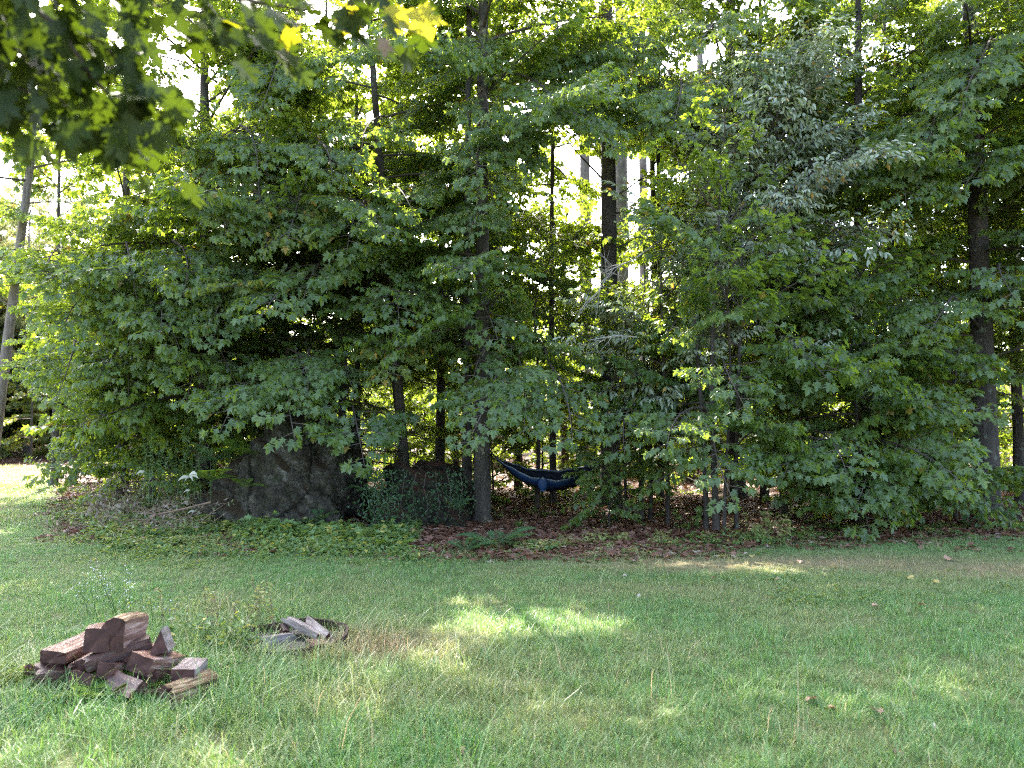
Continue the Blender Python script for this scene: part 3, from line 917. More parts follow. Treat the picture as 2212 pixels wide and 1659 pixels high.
def rock_material(name, stops, litter, moss, thr):
    m, nt, out = new_mat(name)
    tc = N(nt, 'ShaderNodeTexCoord'); ge = N(nt, 'ShaderNodeNewGeometry')
    n1 = N(nt, 'ShaderNodeTexNoise', inp={'Scale': 2.4, 'Detail': 12, 'Roughness': 0.80})
    nt.links.new(tc.outputs['Object'], n1.inputs['Vector'])
    base = ramp(nt, n1.outputs['Fac'], stops)
    n2 = N(nt, 'ShaderNodeTexNoise', inp={'Scale': 11.0, 'Detail': 10, 'Roughness': 0.8})
    nt.links.new(tc.outputs['Object'], n2.inputs['Vector'])
    sp_ = ramp(nt, n2.outputs['Fac'], [(0.36, (0.35, 0.33, 0.28)), (0.5, (0.9, 0.9, 0.9)), (0.64, (1.7, 1.65, 1.5))])
    mu = N(nt, 'ShaderNodeMix', data_type='RGBA', blend_type='MULTIPLY', inp={'Factor': 1.0})
    nt.links.new(base.outputs[0], mu.inputs['A']); nt.links.new(sp_.outputs[0], mu.inputs['B'])
    vo = N(nt, 'ShaderNodeTexVoronoi', feature='DISTANCE_TO_EDGE', inp={'Scale': 1.5})
    wv = N(nt, 'ShaderNodeMix', data_type='VECTOR', inp={'Factor': 0.28})
    nt.links.new(tc.outputs['Object'], wv.inputs[4]); nt.links.new(n1.outputs['Color'], wv.inputs[5])
    nt.links.new(wv.outputs[1], vo.inputs['Vector'])
    cr = ramp(nt, vo.outputs['Distance'], [(0.0, (0.12, 0.11, 0.09)), (0.025, (1, 1, 1))])
    mc = N(nt, 'ShaderNodeMix', data_type='RGBA', blend_type='MULTIPLY', inp={'Factor': 1.0})
    nt.links.new(mu.outputs['Result'], mc.inputs['A']); nt.links.new(cr.outputs[0], mc.inputs['B'])
    n3 = N(nt, 'ShaderNodeTexNoise', inp={'Scale': 4.5, 'Detail': 10, 'Roughness': 0.8})
    nt.links.new(tc.outputs['Object'], n3.inputs['Vector'])
    l2 = ramp(nt, n3.outputs['Fac'], [(0.50, (0, 0, 0)), (0.58, (1, 1, 1))])
    mx = N(nt, 'ShaderNodeMix', data_type='RGBA')
    nt.links.new(l2.outputs[0], mx.inputs['Factor']); nt.links.new(mc.outputs['Result'], mx.inputs['A'])
    mm = ramp(nt, n2.outputs['Fac'], [(0.38, tuple(0.4 * c for c in moss)), (0.62, tuple(1.3 * c for c in moss))])
    nt.links.new(mm.outputs[0], mx.inputs['B'])
    sp = N(nt, 'ShaderNodeSeparateXYZ')
    nt.links.new(ge.outputs['Normal'], sp.inputs[0])
    ad = N(nt, 'ShaderNodeMath', operation='MULTIPLY_ADD', inp={1: 0.5})
    nt.links.new(n1.outputs['Fac'], ad.inputs[0]); nt.links.new(sp.outputs['Z'], ad.inputs[2])
    up = ramp(nt, ad.outputs[0], [(thr, (0, 0, 0)), (thr + 0.12, (1, 1, 1))])
    lc = ramp(nt, n2.outputs['Fac'], [(0.35, tuple(0.5 * c for c in litter)), (0.6, litter)])
    m2 = N(nt, 'ShaderNodeMix', data_type='RGBA')
    nt.links.new(up.outputs[0], m2.inputs['Factor']); nt.links.new(mx.outputs['Result'], m2.inputs['A']); nt.links.new(lc.outputs[0], m2.inputs['B'])
    b = N(nt, 'ShaderNodeBsdfPrincipled', inp={'Roughness': 0.88, 'Specular IOR Level': 0.25})
    nt.links.new(m2.outputs['Result'], b.inputs['Base Color'])
    bp = N(nt, 'ShaderNodeBump', inp={'Strength': 1.0, 'Distance': 0.09})
    nt.links.new(n2.outputs['Fac'], bp.inputs['Height'])
    b2 = N(nt, 'ShaderNodeBump', inp={'Strength': 0.9, 'Distance': 0.06})
    nt.links.new(cr.outputs[0], b2.inputs['Height']); nt.links.new(bp.outputs[0], b2.inputs['Normal'])
    nt.links.new(b2.outputs[0], b.inputs['Normal'])
    nt.links.new(b.outputs[0], out.inputs[0])
    return m
M['rock'] = rock_material('lichened_granite', [(0.36, (0.022, 0.018, 0.013)), (0.47, (0.060, 0.051, 0.039)), (0.55, (0.105, 0.093, 0.074)), (0.68, (0.30, 0.28, 0.25))], (0.055, 0.036, 0.017), (0.042, 0.044, 0.020), 0.72)
M['rock_red'] = rock_material('needle_covered_rock', [(0.30, (0.014, 0.012, 0.009)), (0.5, (0.035, 0.026, 0.020)), (0.7, (0.070, 0.045, 0.033))], (0.075, 0.034, 0.020), (0.035, 0.048, 0.022), 0.85)
c1 = P(630, 1080, 13.0); c1.z = 0.60
boulder('boulder', 'big grey lichened boulder with a sloping mossy left side', c1,
        [(-0.15, -1, 0.10, 1.10), (0.50, -0.85, 0.06, 1.10), (-0.72, -0.12, 0.68, 0.88), (1, -0.1, 0.10, 0.98), (0.50, -0.1, 0.86, 1.16), (-0.05, 0.2, 1, 1.50), (0, 1, 0.2, 1.1), (0, 0, -1, 0.6), (-1, 0.1, 0.1, 1.50), (-0.75, -0.75, 0.25, 1.12)], M['rock'], 3, 0.11)
c2 = P(915, 1100, 13.0); c2.z = 0.2
boulder('boulder', 'low dark reddish boulder beside the big grey one, next to the patchy trunk', c2,
        [(0.1, -1, 0.45, 0.72), (-0.9, -0.3, 0.5, 0.70), (0.85, -0.3, 0.55, 0.62), (0, 0.1, 1, 0.82), (0.5, -0.4, 0.8, 0.70), (0, 1, 0.2, 0.8), (0, 0, -1, 0.4), (-0.5, -0.8, 0.5, 0.72)], M['rock_red'], 5, 0.16)

# ------------------------------------------------------------------ trees along the edge of the wood
T = {}
def at(u, d):
    p = P(u, 900, d)
    return (p.x, p.y)

T['left'] = tree('maple_tree', 'broad dark maple left of the big boulder, its low branches over the brush', at(440, 14.2), 13.5, 0.15, 'maple', 1.0, 46, 3.1, seed=1, bias=0.12, yellow=0.12)
T['far_left'] = tree('maple_tree', 'leafy maple at the open left end of the wood, by the sunny clearing', at(265, 16.0), 11.5, 0.13, 'maple', 0.9, 38, 2.8, seed=2, bias=0.05)
T['left_mid'] = tree('maple_tree', 'tall maple rising right behind the big boulder', at(610, 15.2), 15.0, 0.16, 'maple', 1.8, 54, 3.2, seed=3, bias=0.1, yellow=0.05)
T['hemlock'] = tree('hemlock_tree', 'dark feathery hemlock behind the top of the big boulder', at(735, 14.0), 6.6, 0.09, 'hemlock', 0.8, 44, 2.1, seed=4, up=(0, 20), peak=0.1)
T['lean'] = tree('maple_tree', 'slim dark maple whose bare trunk leans over between the two boulders', at(885, 13.8), 14.5, 0.105, 'maple', 2.8, 48, 2.8, seed=5, lean=(-0.085, 0), wander=0.1)
T['twin'] = tree('maple_tree', 'double maple with a patchy pale lower trunk at the left end of the hammock', at(1042, 12.9), 17.0, 0.14, 'maple', 2.6, 66, 3.2, bark='bark_pale', seed=6, bias=0.1, wander=0.05, stems=((-0.27, 0.5, 15, 0.085, 0.0, 0.0),), yellow=0.08)
T['pine_front'] = tree('pine_tree', 'dark pine with bare broken side branches, right of the hammock', at(1318, 15.0), 20.0, 0.20, 'pine', 11.0, 20, 3.0, seed=7, bare=16, wander=0.05, dense=1.3)
T['right_tall'] = tree('maple_tree', 'tall dark maple showing its trunk high above the pale ash', at(1590, 16.5), 18.0, 0.19, 'maple', 3.0, 58, 3.1, seed=8, wander=0.06)
T['right_front'] = tree('maple_sapling', 'multi-stemmed young maple standing at the lawn edge by the sunlit forest floor', at(1545, 11.8), 5.6, 0.055, 'maple', 0.9, 30, 1.9, seed=9, bias=0.12, stems=((0.32, 0.1, 5.0, 0.04, 0.01, -0.01), (-0.12, 0.12, 5.2, 0.045, -0.02, 0.0), (0.10, -0.05, 4.2, 0.03, 0.02, 0.0)))
T['ash'] = tree('ash_tree', 'pale silvery ash with narrow drooping leaflets', at(1690, 13.4), 7.6, 0.07, 'ash', 3.0, 46, 2.2, seed=10, bias=0.15, up=(5, 45), peak=0.45, keep=True, dense=1.5)
T['right_mid'] = tree('maple_tree', 'shaded maple with a dark trunk between the ash and the thick right trunk', at(1865, 14.6), 14.5, 0.125, 'maple', 1.6, 40, 2.8, seed=11, bias=0.12)
T['right_trunk'] = tree('maple_tree', 'thick straight dark trunk with layered branches crossing it', at(2128, 14.0), 17.5, 0.215, 'maple', 1.6, 36, 2.9, seed=12, lean=(-0.012, 0), wander=0.03, bias=0.05)
T['right_edge'] = tree('maple_tree', 'slimmer maple just beyond the thick straight trunk', at(2200, 15.6), 15.0, 0.11, 'maple', 1.5, 36, 2.7, seed=13)
T['right_low'] = tree('maple_sapling', 'low bushy maple whose leaves hang to the ground at the shady lawn edge', at(1850, 12.6), 4.2, 0.045, 'maple', 0.35, 34, 1.9, seed=14, bias=0.15, up=(-8, 40), peak=0.2)
T['right_low2'] = tree('maple_sapling', 'dark leafy maple sapling under the thick straight trunk', at(2060, 13.0), 3.6, 0.04, 'maple', 0.3, 28, 1.7, seed=15, bias=0.1, up=(-8, 40), peak=0.2)
T['mid_low'] = tree('maple_sapling', 'thicket of thin maple stems in front of the right end of the hammock', at(1385, 12.9), 4.6, 0.045, 'maple', 1.3, 20, 1.2, seed=16, stems=((-0.2, 0.2, 4.0, 0.03, -0.02, 0), (0.16, 0.15, 4.4, 0.035, 0.02, 0), (0.05, 0.3, 4.3, 0.028, 0.0, 0.02)))
T['mid_front'] = tree('maple_sapling', 'small maple spreading pale leaves above the hammock', at(1160, 14.7), 4.8, 0.05, 'maple', 1.7, 12, 1.5, seed=17)
T['left_low'] = tree('maple_sapling', 'short maple leaning out over the brush heap', at(330, 14.2), 5.0, 0.05, 'maple', 0.5, 30, 2.0, seed=18, bias=0.12, up=(-5, 40))
T['birch'] = tree('ash_tree', 'slender ash with drooping leaflets above the forest floor', at(1440, 12.6), 5.2, 0.04, 'ash', 1.6, 22, 1.5, seed=19, up=(0, 40))

# low branches that reach over the lawn edge
spray(T['left'], (570, 800, 12.4), (470, 905, 10.9), single=110)
spray(T['left'], (640, 805, 12.5), (640, 915, 10.8), single=110)
spray(T['left'], (600, 640, 12.4), (440, 600, 11.2), 'maple_yellowing', single=110, label='yellowing branch')
spray(T['left'], (640, 600, 12.6), (560, 650, 10.9), single=60)
spray(T['left_mid'], (760, 870, 12.6), (790, 975, 11.0), single=110)
spray(T['left_mid'], (720, 420, 12.9), (840, 470, 11.2), single=0)
spray(T['left_mid'], (680, 300, 12.9), (720, 360, 11.2), single=0)
spray(T['left'], (520, 270, 13.0), (560, 330, 11.5), single=0)
spray(T['mid_front'], (1080, 775, 12.4), (1000, 925, 10.5), single=130, limb_from=3.2)
spray(T['mid_front'], (1120, 775, 12.4), (1130, 905, 10.6), single=130, limb_from=3.2)
spray(T['mid_front'], (1190, 790, 12.4), (1240, 920, 10.7), single=130, limb_from=3.2)
spray(T['mid_low'], (1370, 870, 12.3), (1350, 955, 11.0), single=60)
spray(T['right_front'], (1560, 770, 11.8), (1620, 860, 10.3), single=100)
spray(T['right_front'], (1540, 930, 11.5), (1590, 1055, 10.0), single=120)
spray(T['right_front'], (1500, 880, 11.5), (1440, 940, 10.2), single=60)
spray(T['right_low'], (1700, 740, 12.3), (1800, 790, 10.5), single=100, limb_from=3.0)
spray(T['right_low'], (1760, 930, 12.2), (1830, 990, 10.4), single=120)
spray(T['right_low'], (1720, 940, 12.2), (1690, 1000, 10.6), single=60)
spray(T['right_low'], (1850, 1040, 12.4), (1880, 1115, 10.7), single=100)
spray(T['right_low2'], (2030, 770, 12.8), (2140, 775, 11.4), single=60, limb_from=2.9)
spray(T['right_trunk'], (2060, 640, 12.8), (2000, 690, 11.2), single=60)
spray(T['right_trunk'], (2160, 570, 12.8), (2195, 615, 11.4), single=60)
spray(T['right_edge'], (2140, 330, 13.4), (2060, 380, 11.6), single=0)
spray(T['right_mid'], (1900, 340, 13.4), (1960, 420, 11.6), single=0)
spray(T['twin'], (1120, 160, 12.9), (1220, 220, 11.5), single=0)
spray(T['twin'], (1190, 230, 13.0), (1340, 290, 11.4), single=0)
T['gap_left'] = tree('maple_tree', 'slender maple filling the light gap left of the dark broken-branched pine', at(1195, 15.6), 13, 0.07, 'maple', 3.0, 34, 2.3, seed=21, dense=1.5)
T['gap_right'] = tree('maple_tree', 'slender maple with bare lower stem just right of the dark broken-branched pine', at(1425, 16.6), 14, 0.08, 'maple', 5.2, 34, 2.5, seed=22, dense=1.5)
spray(T['gap_left'], (1230, 60, 15.0), (1300, 100, 13.2), single=0)
spray(T['gap_left'], (1190, 180, 14.6), (1270, 235, 13.0), single=0)
spray(T['gap_left'], (1180, 130, 14.6), (1110, 170, 13.0), single=0)
spray(T['gap_right'], (1400, 40, 15.6), (1360, 80, 13.6), single=0)
spray(T['gap_right'], (1420, 190, 15.6), (1400, 250, 13.6), single=0)
T['hammock_low'] = tree('maple_sapling', 'bushy little maple hiding the right end of the hammock', at(1315, 12.35), 1.75, 0.016, 'maple', 0.25, 16, 0.9, seed=23, dense=1.6, up=(0, 55), wander=0.1)
spray(T['twin'], (1040, 190, 12.7), (1055, 250, 11.4), single=0)
spray(T['twin'], (1050, 540, 12.6), (1020, 600, 11.5), single=0)
spray(T['twin'], (1045, 660, 12.6), (1080, 720, 11.6), single=0)
spray(T['twin'], (1030, 360, 12.6), (1070, 420, 11.5), single=0)
spray(T['twin'], (1060, 440, 12.6), (1010, 500, 11.6), single=0)
spray(T['twin'], (1010, 60, 12.6), (1060, 120, 11.6), single=0)
spray(T['twin'], (1060, 740, 12.6), (1020, 800, 11.7), single=0)
spray(T['pine_front'], (1318, 60, 14.6), (1330, 130, 13.2), single=0)
spray(T['twin'], (1020, 80, 12.9), (960, 130, 11.6), single=0)
spray(T['twin'], (1060, 300, 12.8), (1030, 350, 11.3), single=0)
spray(T['lean'], (830, 250, 13.4), (780, 300, 11.8), single=0)
spray(T['lean'], (800, 100, 13.4), (720, 140, 11.8), single=0)
spray(T['lean'], (850, 400, 13.2), (900, 440, 11.8), single=0)
spray(T['right_tall'], (1540, 60, 14.5), (1500, 60, 12.4), single=0)
spray(T['right_tall'], (1600, 120, 14.5), (1680, 130, 12.4), single=0)
spray(T['mid_low'], (1360, 1000, 12.5), (1255, 1062, 12.0), single=60, limb_from=1.3)
spray(T['mid_low'], (1340, 960, 12.5), (1290, 1020, 11.9), single=60, limb_from=1.4)
spray(T['right_tall'], (1470, 170, 13.6), (1450, 240, 11.8), single=0)

# more leafy side branches on the lawn side of the front trees
def fill_sprays(names, u0, u1, v0, v1, n, d, seed):
    r = np.random.RandomState(seed)
    for i in range(n):
        u, v = u0 + (u1 - u0) * (i + r.rand()) / n, r.uniform(v0, v1)
        k = min(names, key=lambda q: abs(PX(Vector((T[q][0].location.x, T[q][0].location.y, 1.7)))[0] - u) + r.rand() * 60)
        tu = u + r.uniform(-70, 70)
        c = P(tu, v + 20, d - 0.7)
        if in_opening(c, 1.0) or (1500 < u < 1930 and 120 < v < 600) or (abs(u - 2112) < 75 and v > 380):
            continue
        spray(T[k], (u, v - 35, d), (tu, v + r.uniform(10, 75), d - r.uniform(1.2, 1.9)), 'maple_yellowing' if r.rand() < 0.05 else 'maple', single=0)
fill_sprays(['far_left', 'left', 'left_mid', 'lean'], 170, 900, 380, 800, 22, 13.0, 1)
fill_sprays(['far_left', 'left', 'left_low'], 120, 520, 560, 900, 12, 13.4, 2)
fill_sprays(['left', 'left_mid', 'lean', 'twin'], 480, 1120, 60, 420, 13, 13.2, 3)
fill_sprays(['right_front', 'right_mid', 'right_trunk', 'right_edge', 'right_tall'], 1440, 1960, 430, 900, 9, 13.2, 4)
fill_sprays(['right_tall', 'right_mid', 'right_trunk', 'right_edge'], 1930, 2210, 60, 330, 4, 13.2, 5)
fill_sprays(['gap_left', 'gap_right', 'right_tall'], 1130, 1500, 20, 260, 9, 14.6, 6)

# trees that stand deeper in the wood
MID_MAPLE = 'shaded maple standing deeper in the wood behind the front row'
mids = [(120, 19.5, 10, 'm'), (520, 18, 15, 'm'), (770, 17.5, 14, 'm'), (950, 16.5, 15, 'm'), (985, 19.5, 14, 'm'), (1120, 18.5, 8, 'm'), (1220, 20, 7, 'm'), (1420, 17.5, 14, 'm'), (1490, 20.5, 9, 'm'), (1650, 15.8, 15, 'm'), (1760, 18, 16, 'm'), (1930, 17, 15, 'm'),
        (2030, 19, 16, 'm'), (2250, 18, 16, 'm'), (2330, 13.6, 16, 'm'), (2480, 13.0, 15, 'm'), (2650, 14.5, 15, 'm'), (2420, 17, 16, 'm'), (690, 21, 15, 'm'), (860, 22, 12, 'm')]
for i, (u, d, H, k) in enumerate(mids):
    tree('maple_tree', place_label('shaded maple deeper in the wood', u), at(u, d), H, rnd.uniform(0.07, 0.14), 'maple', rnd.uniform(1.5, 3.2), int(H * 2.1), rnd.uniform(2.3, 2.9), seed=100 + i, group='maples deeper in the wood', wander=0.12, dense=1.7)
pines = [(1268, 25, 24, .26), (1345, 23, 25, .30), (1395, 27, 24, .22), (1075, 26, 24, .25), (1520, 28, 24, .24), (1800, 30, 24, .25), (2000, 27, 24, .26), (560, 25, 23, .25), (2200, 25, 24, .25), (2380, 22, 24, .26), (2600, 20, 24, .25)]
for i, (u, d, H, r0) in enumerate(pines):
    lab = {0: 'pale grey pine trunk standing left of the dark broken-branched pine', 1: 'thick pale grey pine trunk right behind the dark broken-branched pine'}.get(i) or place_label('tall straight pine far back', u)
    tree('pine_tree', lab, at(u, d), H, r0, 'pine', 11.5, 18, 3.4, bark='bark_pine', seed=200 + i, group='tall pines far back in the wood', wander=0.08, bare=3, dense=0.9)
# the sunlit left end
tree('pine_tree', 'leaning grey pine trunk by the sunlit clearing', at(-22, 19.0), 17, 0.14, 'pine', 6.5, 22, 3.0, bark='bark_pine', seed=300, lean=(0.105, 0), wander=0.03, bare=4)
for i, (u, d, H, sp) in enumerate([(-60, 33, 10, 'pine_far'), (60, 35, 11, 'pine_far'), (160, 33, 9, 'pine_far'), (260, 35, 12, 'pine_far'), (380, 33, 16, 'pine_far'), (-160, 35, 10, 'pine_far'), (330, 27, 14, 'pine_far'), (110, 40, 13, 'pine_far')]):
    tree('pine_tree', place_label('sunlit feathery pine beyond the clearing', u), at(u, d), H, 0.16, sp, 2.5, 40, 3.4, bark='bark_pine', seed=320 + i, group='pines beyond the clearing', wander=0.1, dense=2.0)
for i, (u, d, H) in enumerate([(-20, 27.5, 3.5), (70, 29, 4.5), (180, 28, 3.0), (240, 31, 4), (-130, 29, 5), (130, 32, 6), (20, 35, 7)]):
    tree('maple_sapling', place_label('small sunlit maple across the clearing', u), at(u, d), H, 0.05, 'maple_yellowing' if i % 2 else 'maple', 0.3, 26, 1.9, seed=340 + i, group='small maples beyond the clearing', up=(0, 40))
# understorey seen between the trunks
k = 0
for i in range(30):
    d = rnd.uniform(24, 42); u = rnd.uniform(300, 2350)
    H = rnd.uniform(4.0, 6.0) + (d - 24) * 0.10
    tree('maple_tree', 'bright sunlit maple glimpsed far back between the trunks', at(u, d), H, 0.06, 'maple', 0.6, 24, 2.4, seed=400 + i, group='sunlit maples far back', wander=0.15, dense=1.5)

for i in range(46):
    d = rnd.uniform(15.8, 27); u = 250 + 2150 * (i + rnd.random()) / 46
    H = rnd.uniform(1.8, 4.4)
    tree('maple_sapling', place_label('leafy sapling growing under the trees', u), at(u, d), H, 0.022, 'maple', 0.1, int(9 + 5 * H), 1.25, seed=600 + i, group='saplings under the trees', wander=0.15, dense=1.2, up=(5, 55))
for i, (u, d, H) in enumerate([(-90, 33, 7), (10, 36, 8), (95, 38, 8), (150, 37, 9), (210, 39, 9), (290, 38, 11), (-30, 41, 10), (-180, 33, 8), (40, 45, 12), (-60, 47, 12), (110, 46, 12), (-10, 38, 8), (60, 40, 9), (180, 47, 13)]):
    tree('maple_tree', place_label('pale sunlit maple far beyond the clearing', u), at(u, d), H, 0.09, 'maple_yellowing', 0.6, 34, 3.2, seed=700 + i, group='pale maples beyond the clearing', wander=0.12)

# far wood that closes the view
def far_wood():
    r = np.random.RandomState(77)
    n = 17000
    a = R(1) * r.uniform(-60, 60, n); d = r.uniform(48, 85, n)
    top = 5.5 + 2.2 * np.sin(9 * a + 1) + 1.6 * np.sin(23 * a) + 0.05 * (d - 48)
    z = top * r.rand(n) ** 0.8
    D = r.normal(size=(n, 3)); D[:, 2] -= 0.6
    Z = r.normal(size=(n, 3)); Z[:, 2] += 1.0
    L = np.concatenate([np.stack([d * np.sin(a), d * np.cos(a), z], 1), D, Z, r.uniform(0.35, 0.75, (n, 1)), r.rand(n, 1)], 1)
    obj('far_wood', leaf_mesh('far_wood', OVAL, L, M['maple']), kind='stuff')
far_wood()

# ------------------------------------------------------------------ the maple beside the camera, its branches hanging into view
near = tree('maple_tree', 'near maple whose out-of-focus leaves hang over the lawn', (-3.1, 1.5), 10.0, 0.17, 'maple', 4.7, 34, 3.5, seed=500, keep=True, up=(8, 55), wander=0.05, bias=-0.15)
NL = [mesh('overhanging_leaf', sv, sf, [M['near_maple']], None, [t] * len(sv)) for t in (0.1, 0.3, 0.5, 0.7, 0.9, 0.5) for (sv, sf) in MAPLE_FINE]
YL = [mesh('overhanging_leaf', sv, sf, [M['yellow_maple']], None, [0.5] * len(sv)) for (sv, sf) in MAPLE_FINE]
def near_twig(pts_uvd, r0, r1, dens, size, seed, spread=0.10, yellow=0.0):
    r = np.random.RandomState(seed)
    root, tp = near
    off = root.location
    pts = [P(*q) for q in pts_uvd]
    V, F = tube([np.array(p - off) for p in pts], list(np.linspace(r0, r1, len(pts))), 6)
    b = obj('branch', mesh('overhanging_branch', [tuple(v) for v in V], F, [M['twig']], smooth=True), root)
    for i in range(len(pts) - 1):
        seg = pts[i + 1] - pts[i]
        n = max(1, int(seg.length * dens * 1.45))
        for k in range(n):
            o = pts[i] + seg * ((k + r.rand()) / n)
            sidev = Vector(r.normal(size=3))
            dn = Vector(seg).normalized() * 0.55 + Vector((r.normal() * 0.5, r.normal() * 0.45, -0.55 + 0.35 * r.normal()))
            dn.normalize()
            o = o + Vector(r.normal(size=3)) * spread * 0.5 + dn * 0.03
            nrm = Vector((0.2 * r.normal(), -0.7 + 0.4 * r.normal(), 0.75 + 0.4 * r.normal()))
            Y = nrm.cross(dn).normalized(); Z = dn.cross(Y)
            m = Matrix((dn, Y, Z)).transposed().to_4x4()
            me = rnd.choice(YL) if r.rand() < yellow else rnd.choice(NL)
            obj('leaf', me, b, Matrix.Translation(o - off) @ m @ Matrix.Scale(size * r.uniform(0.65, 1.15), 4))
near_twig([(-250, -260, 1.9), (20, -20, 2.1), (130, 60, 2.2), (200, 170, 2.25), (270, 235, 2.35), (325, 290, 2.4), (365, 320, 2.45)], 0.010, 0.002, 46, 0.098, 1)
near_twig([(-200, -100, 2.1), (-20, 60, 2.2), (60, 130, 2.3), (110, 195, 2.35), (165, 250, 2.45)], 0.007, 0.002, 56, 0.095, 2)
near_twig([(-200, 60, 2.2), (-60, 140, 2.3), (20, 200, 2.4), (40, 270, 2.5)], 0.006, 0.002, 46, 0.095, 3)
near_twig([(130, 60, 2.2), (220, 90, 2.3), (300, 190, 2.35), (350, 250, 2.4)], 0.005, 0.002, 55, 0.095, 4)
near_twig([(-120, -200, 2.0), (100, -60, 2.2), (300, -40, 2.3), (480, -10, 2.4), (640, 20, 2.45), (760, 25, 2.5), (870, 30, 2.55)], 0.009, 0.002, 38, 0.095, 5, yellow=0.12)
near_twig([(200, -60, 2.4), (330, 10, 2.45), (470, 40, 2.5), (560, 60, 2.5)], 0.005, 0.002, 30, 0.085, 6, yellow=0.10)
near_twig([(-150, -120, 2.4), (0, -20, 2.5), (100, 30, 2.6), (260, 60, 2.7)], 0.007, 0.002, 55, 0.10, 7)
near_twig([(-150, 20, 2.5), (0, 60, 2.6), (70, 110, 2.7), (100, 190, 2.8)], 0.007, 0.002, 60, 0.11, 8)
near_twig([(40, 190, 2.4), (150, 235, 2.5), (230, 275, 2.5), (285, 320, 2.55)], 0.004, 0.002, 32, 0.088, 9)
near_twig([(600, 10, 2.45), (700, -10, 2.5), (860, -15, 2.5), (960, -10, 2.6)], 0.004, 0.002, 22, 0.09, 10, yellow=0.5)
def near_leaf(u, v, d, tu, tv, size, mats, tilt=0.0, label=None):
    root, _ = near
    o, t = P(u, v, d), P(tu, tv, d)
    dn = (t - o).normalized()
    nrm = Vector((tilt, -1, 0.35))
    Y = nrm.cross(dn).normalized(); Z = dn.cross(Y)
    m = Matrix((dn, Y, Z)).transposed().to_4x4()
    obj('leaf', mats, root, Matrix.Translation(o - root.location) @ m @ Matrix.Scale(size, 4), label)
near_leaf(900, 18, 2.45, 932, 82, 0.112, YL[0], 0.1, 'large bright yellow leaf')
near_leaf(640, 150, 2.5, 690, 190, 0.07, NL[17], 0.3, 'olive leaf hanging alone')
near_leaf(826, 85, 2.4, 836, 125, 0.055, mesh('withered_leaf', *MAPLE_FINE[1], [M['brown_stick']]), 0.9, 'withered brown leaf')
near_leaf(770, 20, 2.5, 740, 70, 0.10, YL[1], 0.2)
near_leaf(850, 15, 2.5, 862, 62, 0.08, YL[2], 0.2)

# ------------------------------------------------------------------ dead wood
def dead_branch(name, label, pts, r0, twigs, mat, seed, tl=0.4, spread=0.7):
    r = np.random.RandomState(seed)
    B = Bag()
    q = [np.array(p) for p in pts]
    base = Vector(pts[0])
    B.add(*tube(q, list(np.linspace(r0, r0 * 0.3, len(q))), 6))
    for i in range(twigs):
        o = at_curve(q, r.uniform(0.25, 1.0))
        d = unit(unit(q[-1] - q[0]) + spread * r.normal(size=3))
        l = tl * r.uniform(0.4, 1.2)
        m_ = o + d * l * 0.5
        e = o + d * l + r.normal(size=3) * 0.05
        B.add(*tube([o, m_, e], [r0 * 0.4, r0 * 0.28, 0.0015], 4))
        if r.rand() < 0.7:
            B.add(*tube([m_, m_ + unit(d + r.normal(size=3) * 0.6) * l * 0.5], [r0 * 0.22, 0.0012], 3))
    V = [tuple(np.array(v) - np.array(base)) for v in B.V]
    return obj(name, mesh(name, V, B.F, [mat]), None, Matrix.Translation(base), label, 'dead branch')
dead_branch('dead_branch', 'bleached bare branch with many fine twigs below the dark pine', [P(1425, 520, 12.6), P(1370, 560, 12.2), P(1325, 580, 11.9), P(1285, 640, 11.7)], 0.014, 26, M['dead_wood'], 1, 0.45)
dead_branch('dead_branch', 'short forked dead stick hanging over the hammock', [P(1375, 728, 12.0), P(1330, 725, 11.8), P(1270, 735, 11.6)], 0.012, 3, M['dead_wood'], 2, 0.3)
dead_branch('dead_branch', 'brown bare stick lying over the brush beside the big boulder', [P(455, 1085, 11.4), P(385, 1102, 11.1), P(335, 1112, 10.9), P(310, 1135, 10.7)], 0.016, 9, M['brown_stick'], 3, 0.35, 0.5)
dead_branch('dead_branch', 'pale dead branch arching in front of the shaded maple trunk', [P(1900, 620, 13.0), P(1835, 650, 12.4), P(1760, 665, 12.2), P(1650, 660, 12.0)], 0.013, 7, M['dead_wood'], 4, 0.5)
dead_branch('dead_branch', 'dark bare limb reaching into the bright sky gap', [P(470, 178, 14), P(400, 135, 13.6), P(340, 118, 13.2), P(310, 110, 13)], 0.02, 6, M['twig'], 5, 0.5, 0.5)

def dead_brush():
    r = np.random.RandomState(5)
    B, L = Bag(), []
    for i in range(330):
        g = G(r.uniform(185, 440), r.uniform(1075, 1165))
        o = np.array([g.x, g.y, r.uniform(0.02, 0.10 + 0.5 * r.rand() * min(1, max(0.1, (g.y - 10.2) / 2)))])
        d = unit(np.array([r.normal(), r.normal() * 0.6, 0.25 * r.normal() + 0.1]))
        l = r.uniform(0.2, 0.7)
        B.add(*tube([o, o + d * l * 0.5 + [0, 0, 0.03], o + d * l], [0.006, 0.004, 0.002], 4, False), 0)
        for k in range(9):
            p = o + d * l * r.rand() + r.normal(size=3) * 0.03
            L.append([*p, *unit(r.normal(size=3)), *unit(r.normal(size=3) + [0, 0, 0.6]), r.uniform(0.04, 0.085), r.rand()])
    o = obj('dead_brush', B.mesh('dead_brush', [M['brown_stick']]), None, None, 'tangle of dead twigs and withered leaves beside the big boulder', None, None, 'stuff')
    obj('foliage', leaf_mesh('withered_leaves', OVAL, L, M['brush_leaf']), o, kind='stuff')
dead_brush()

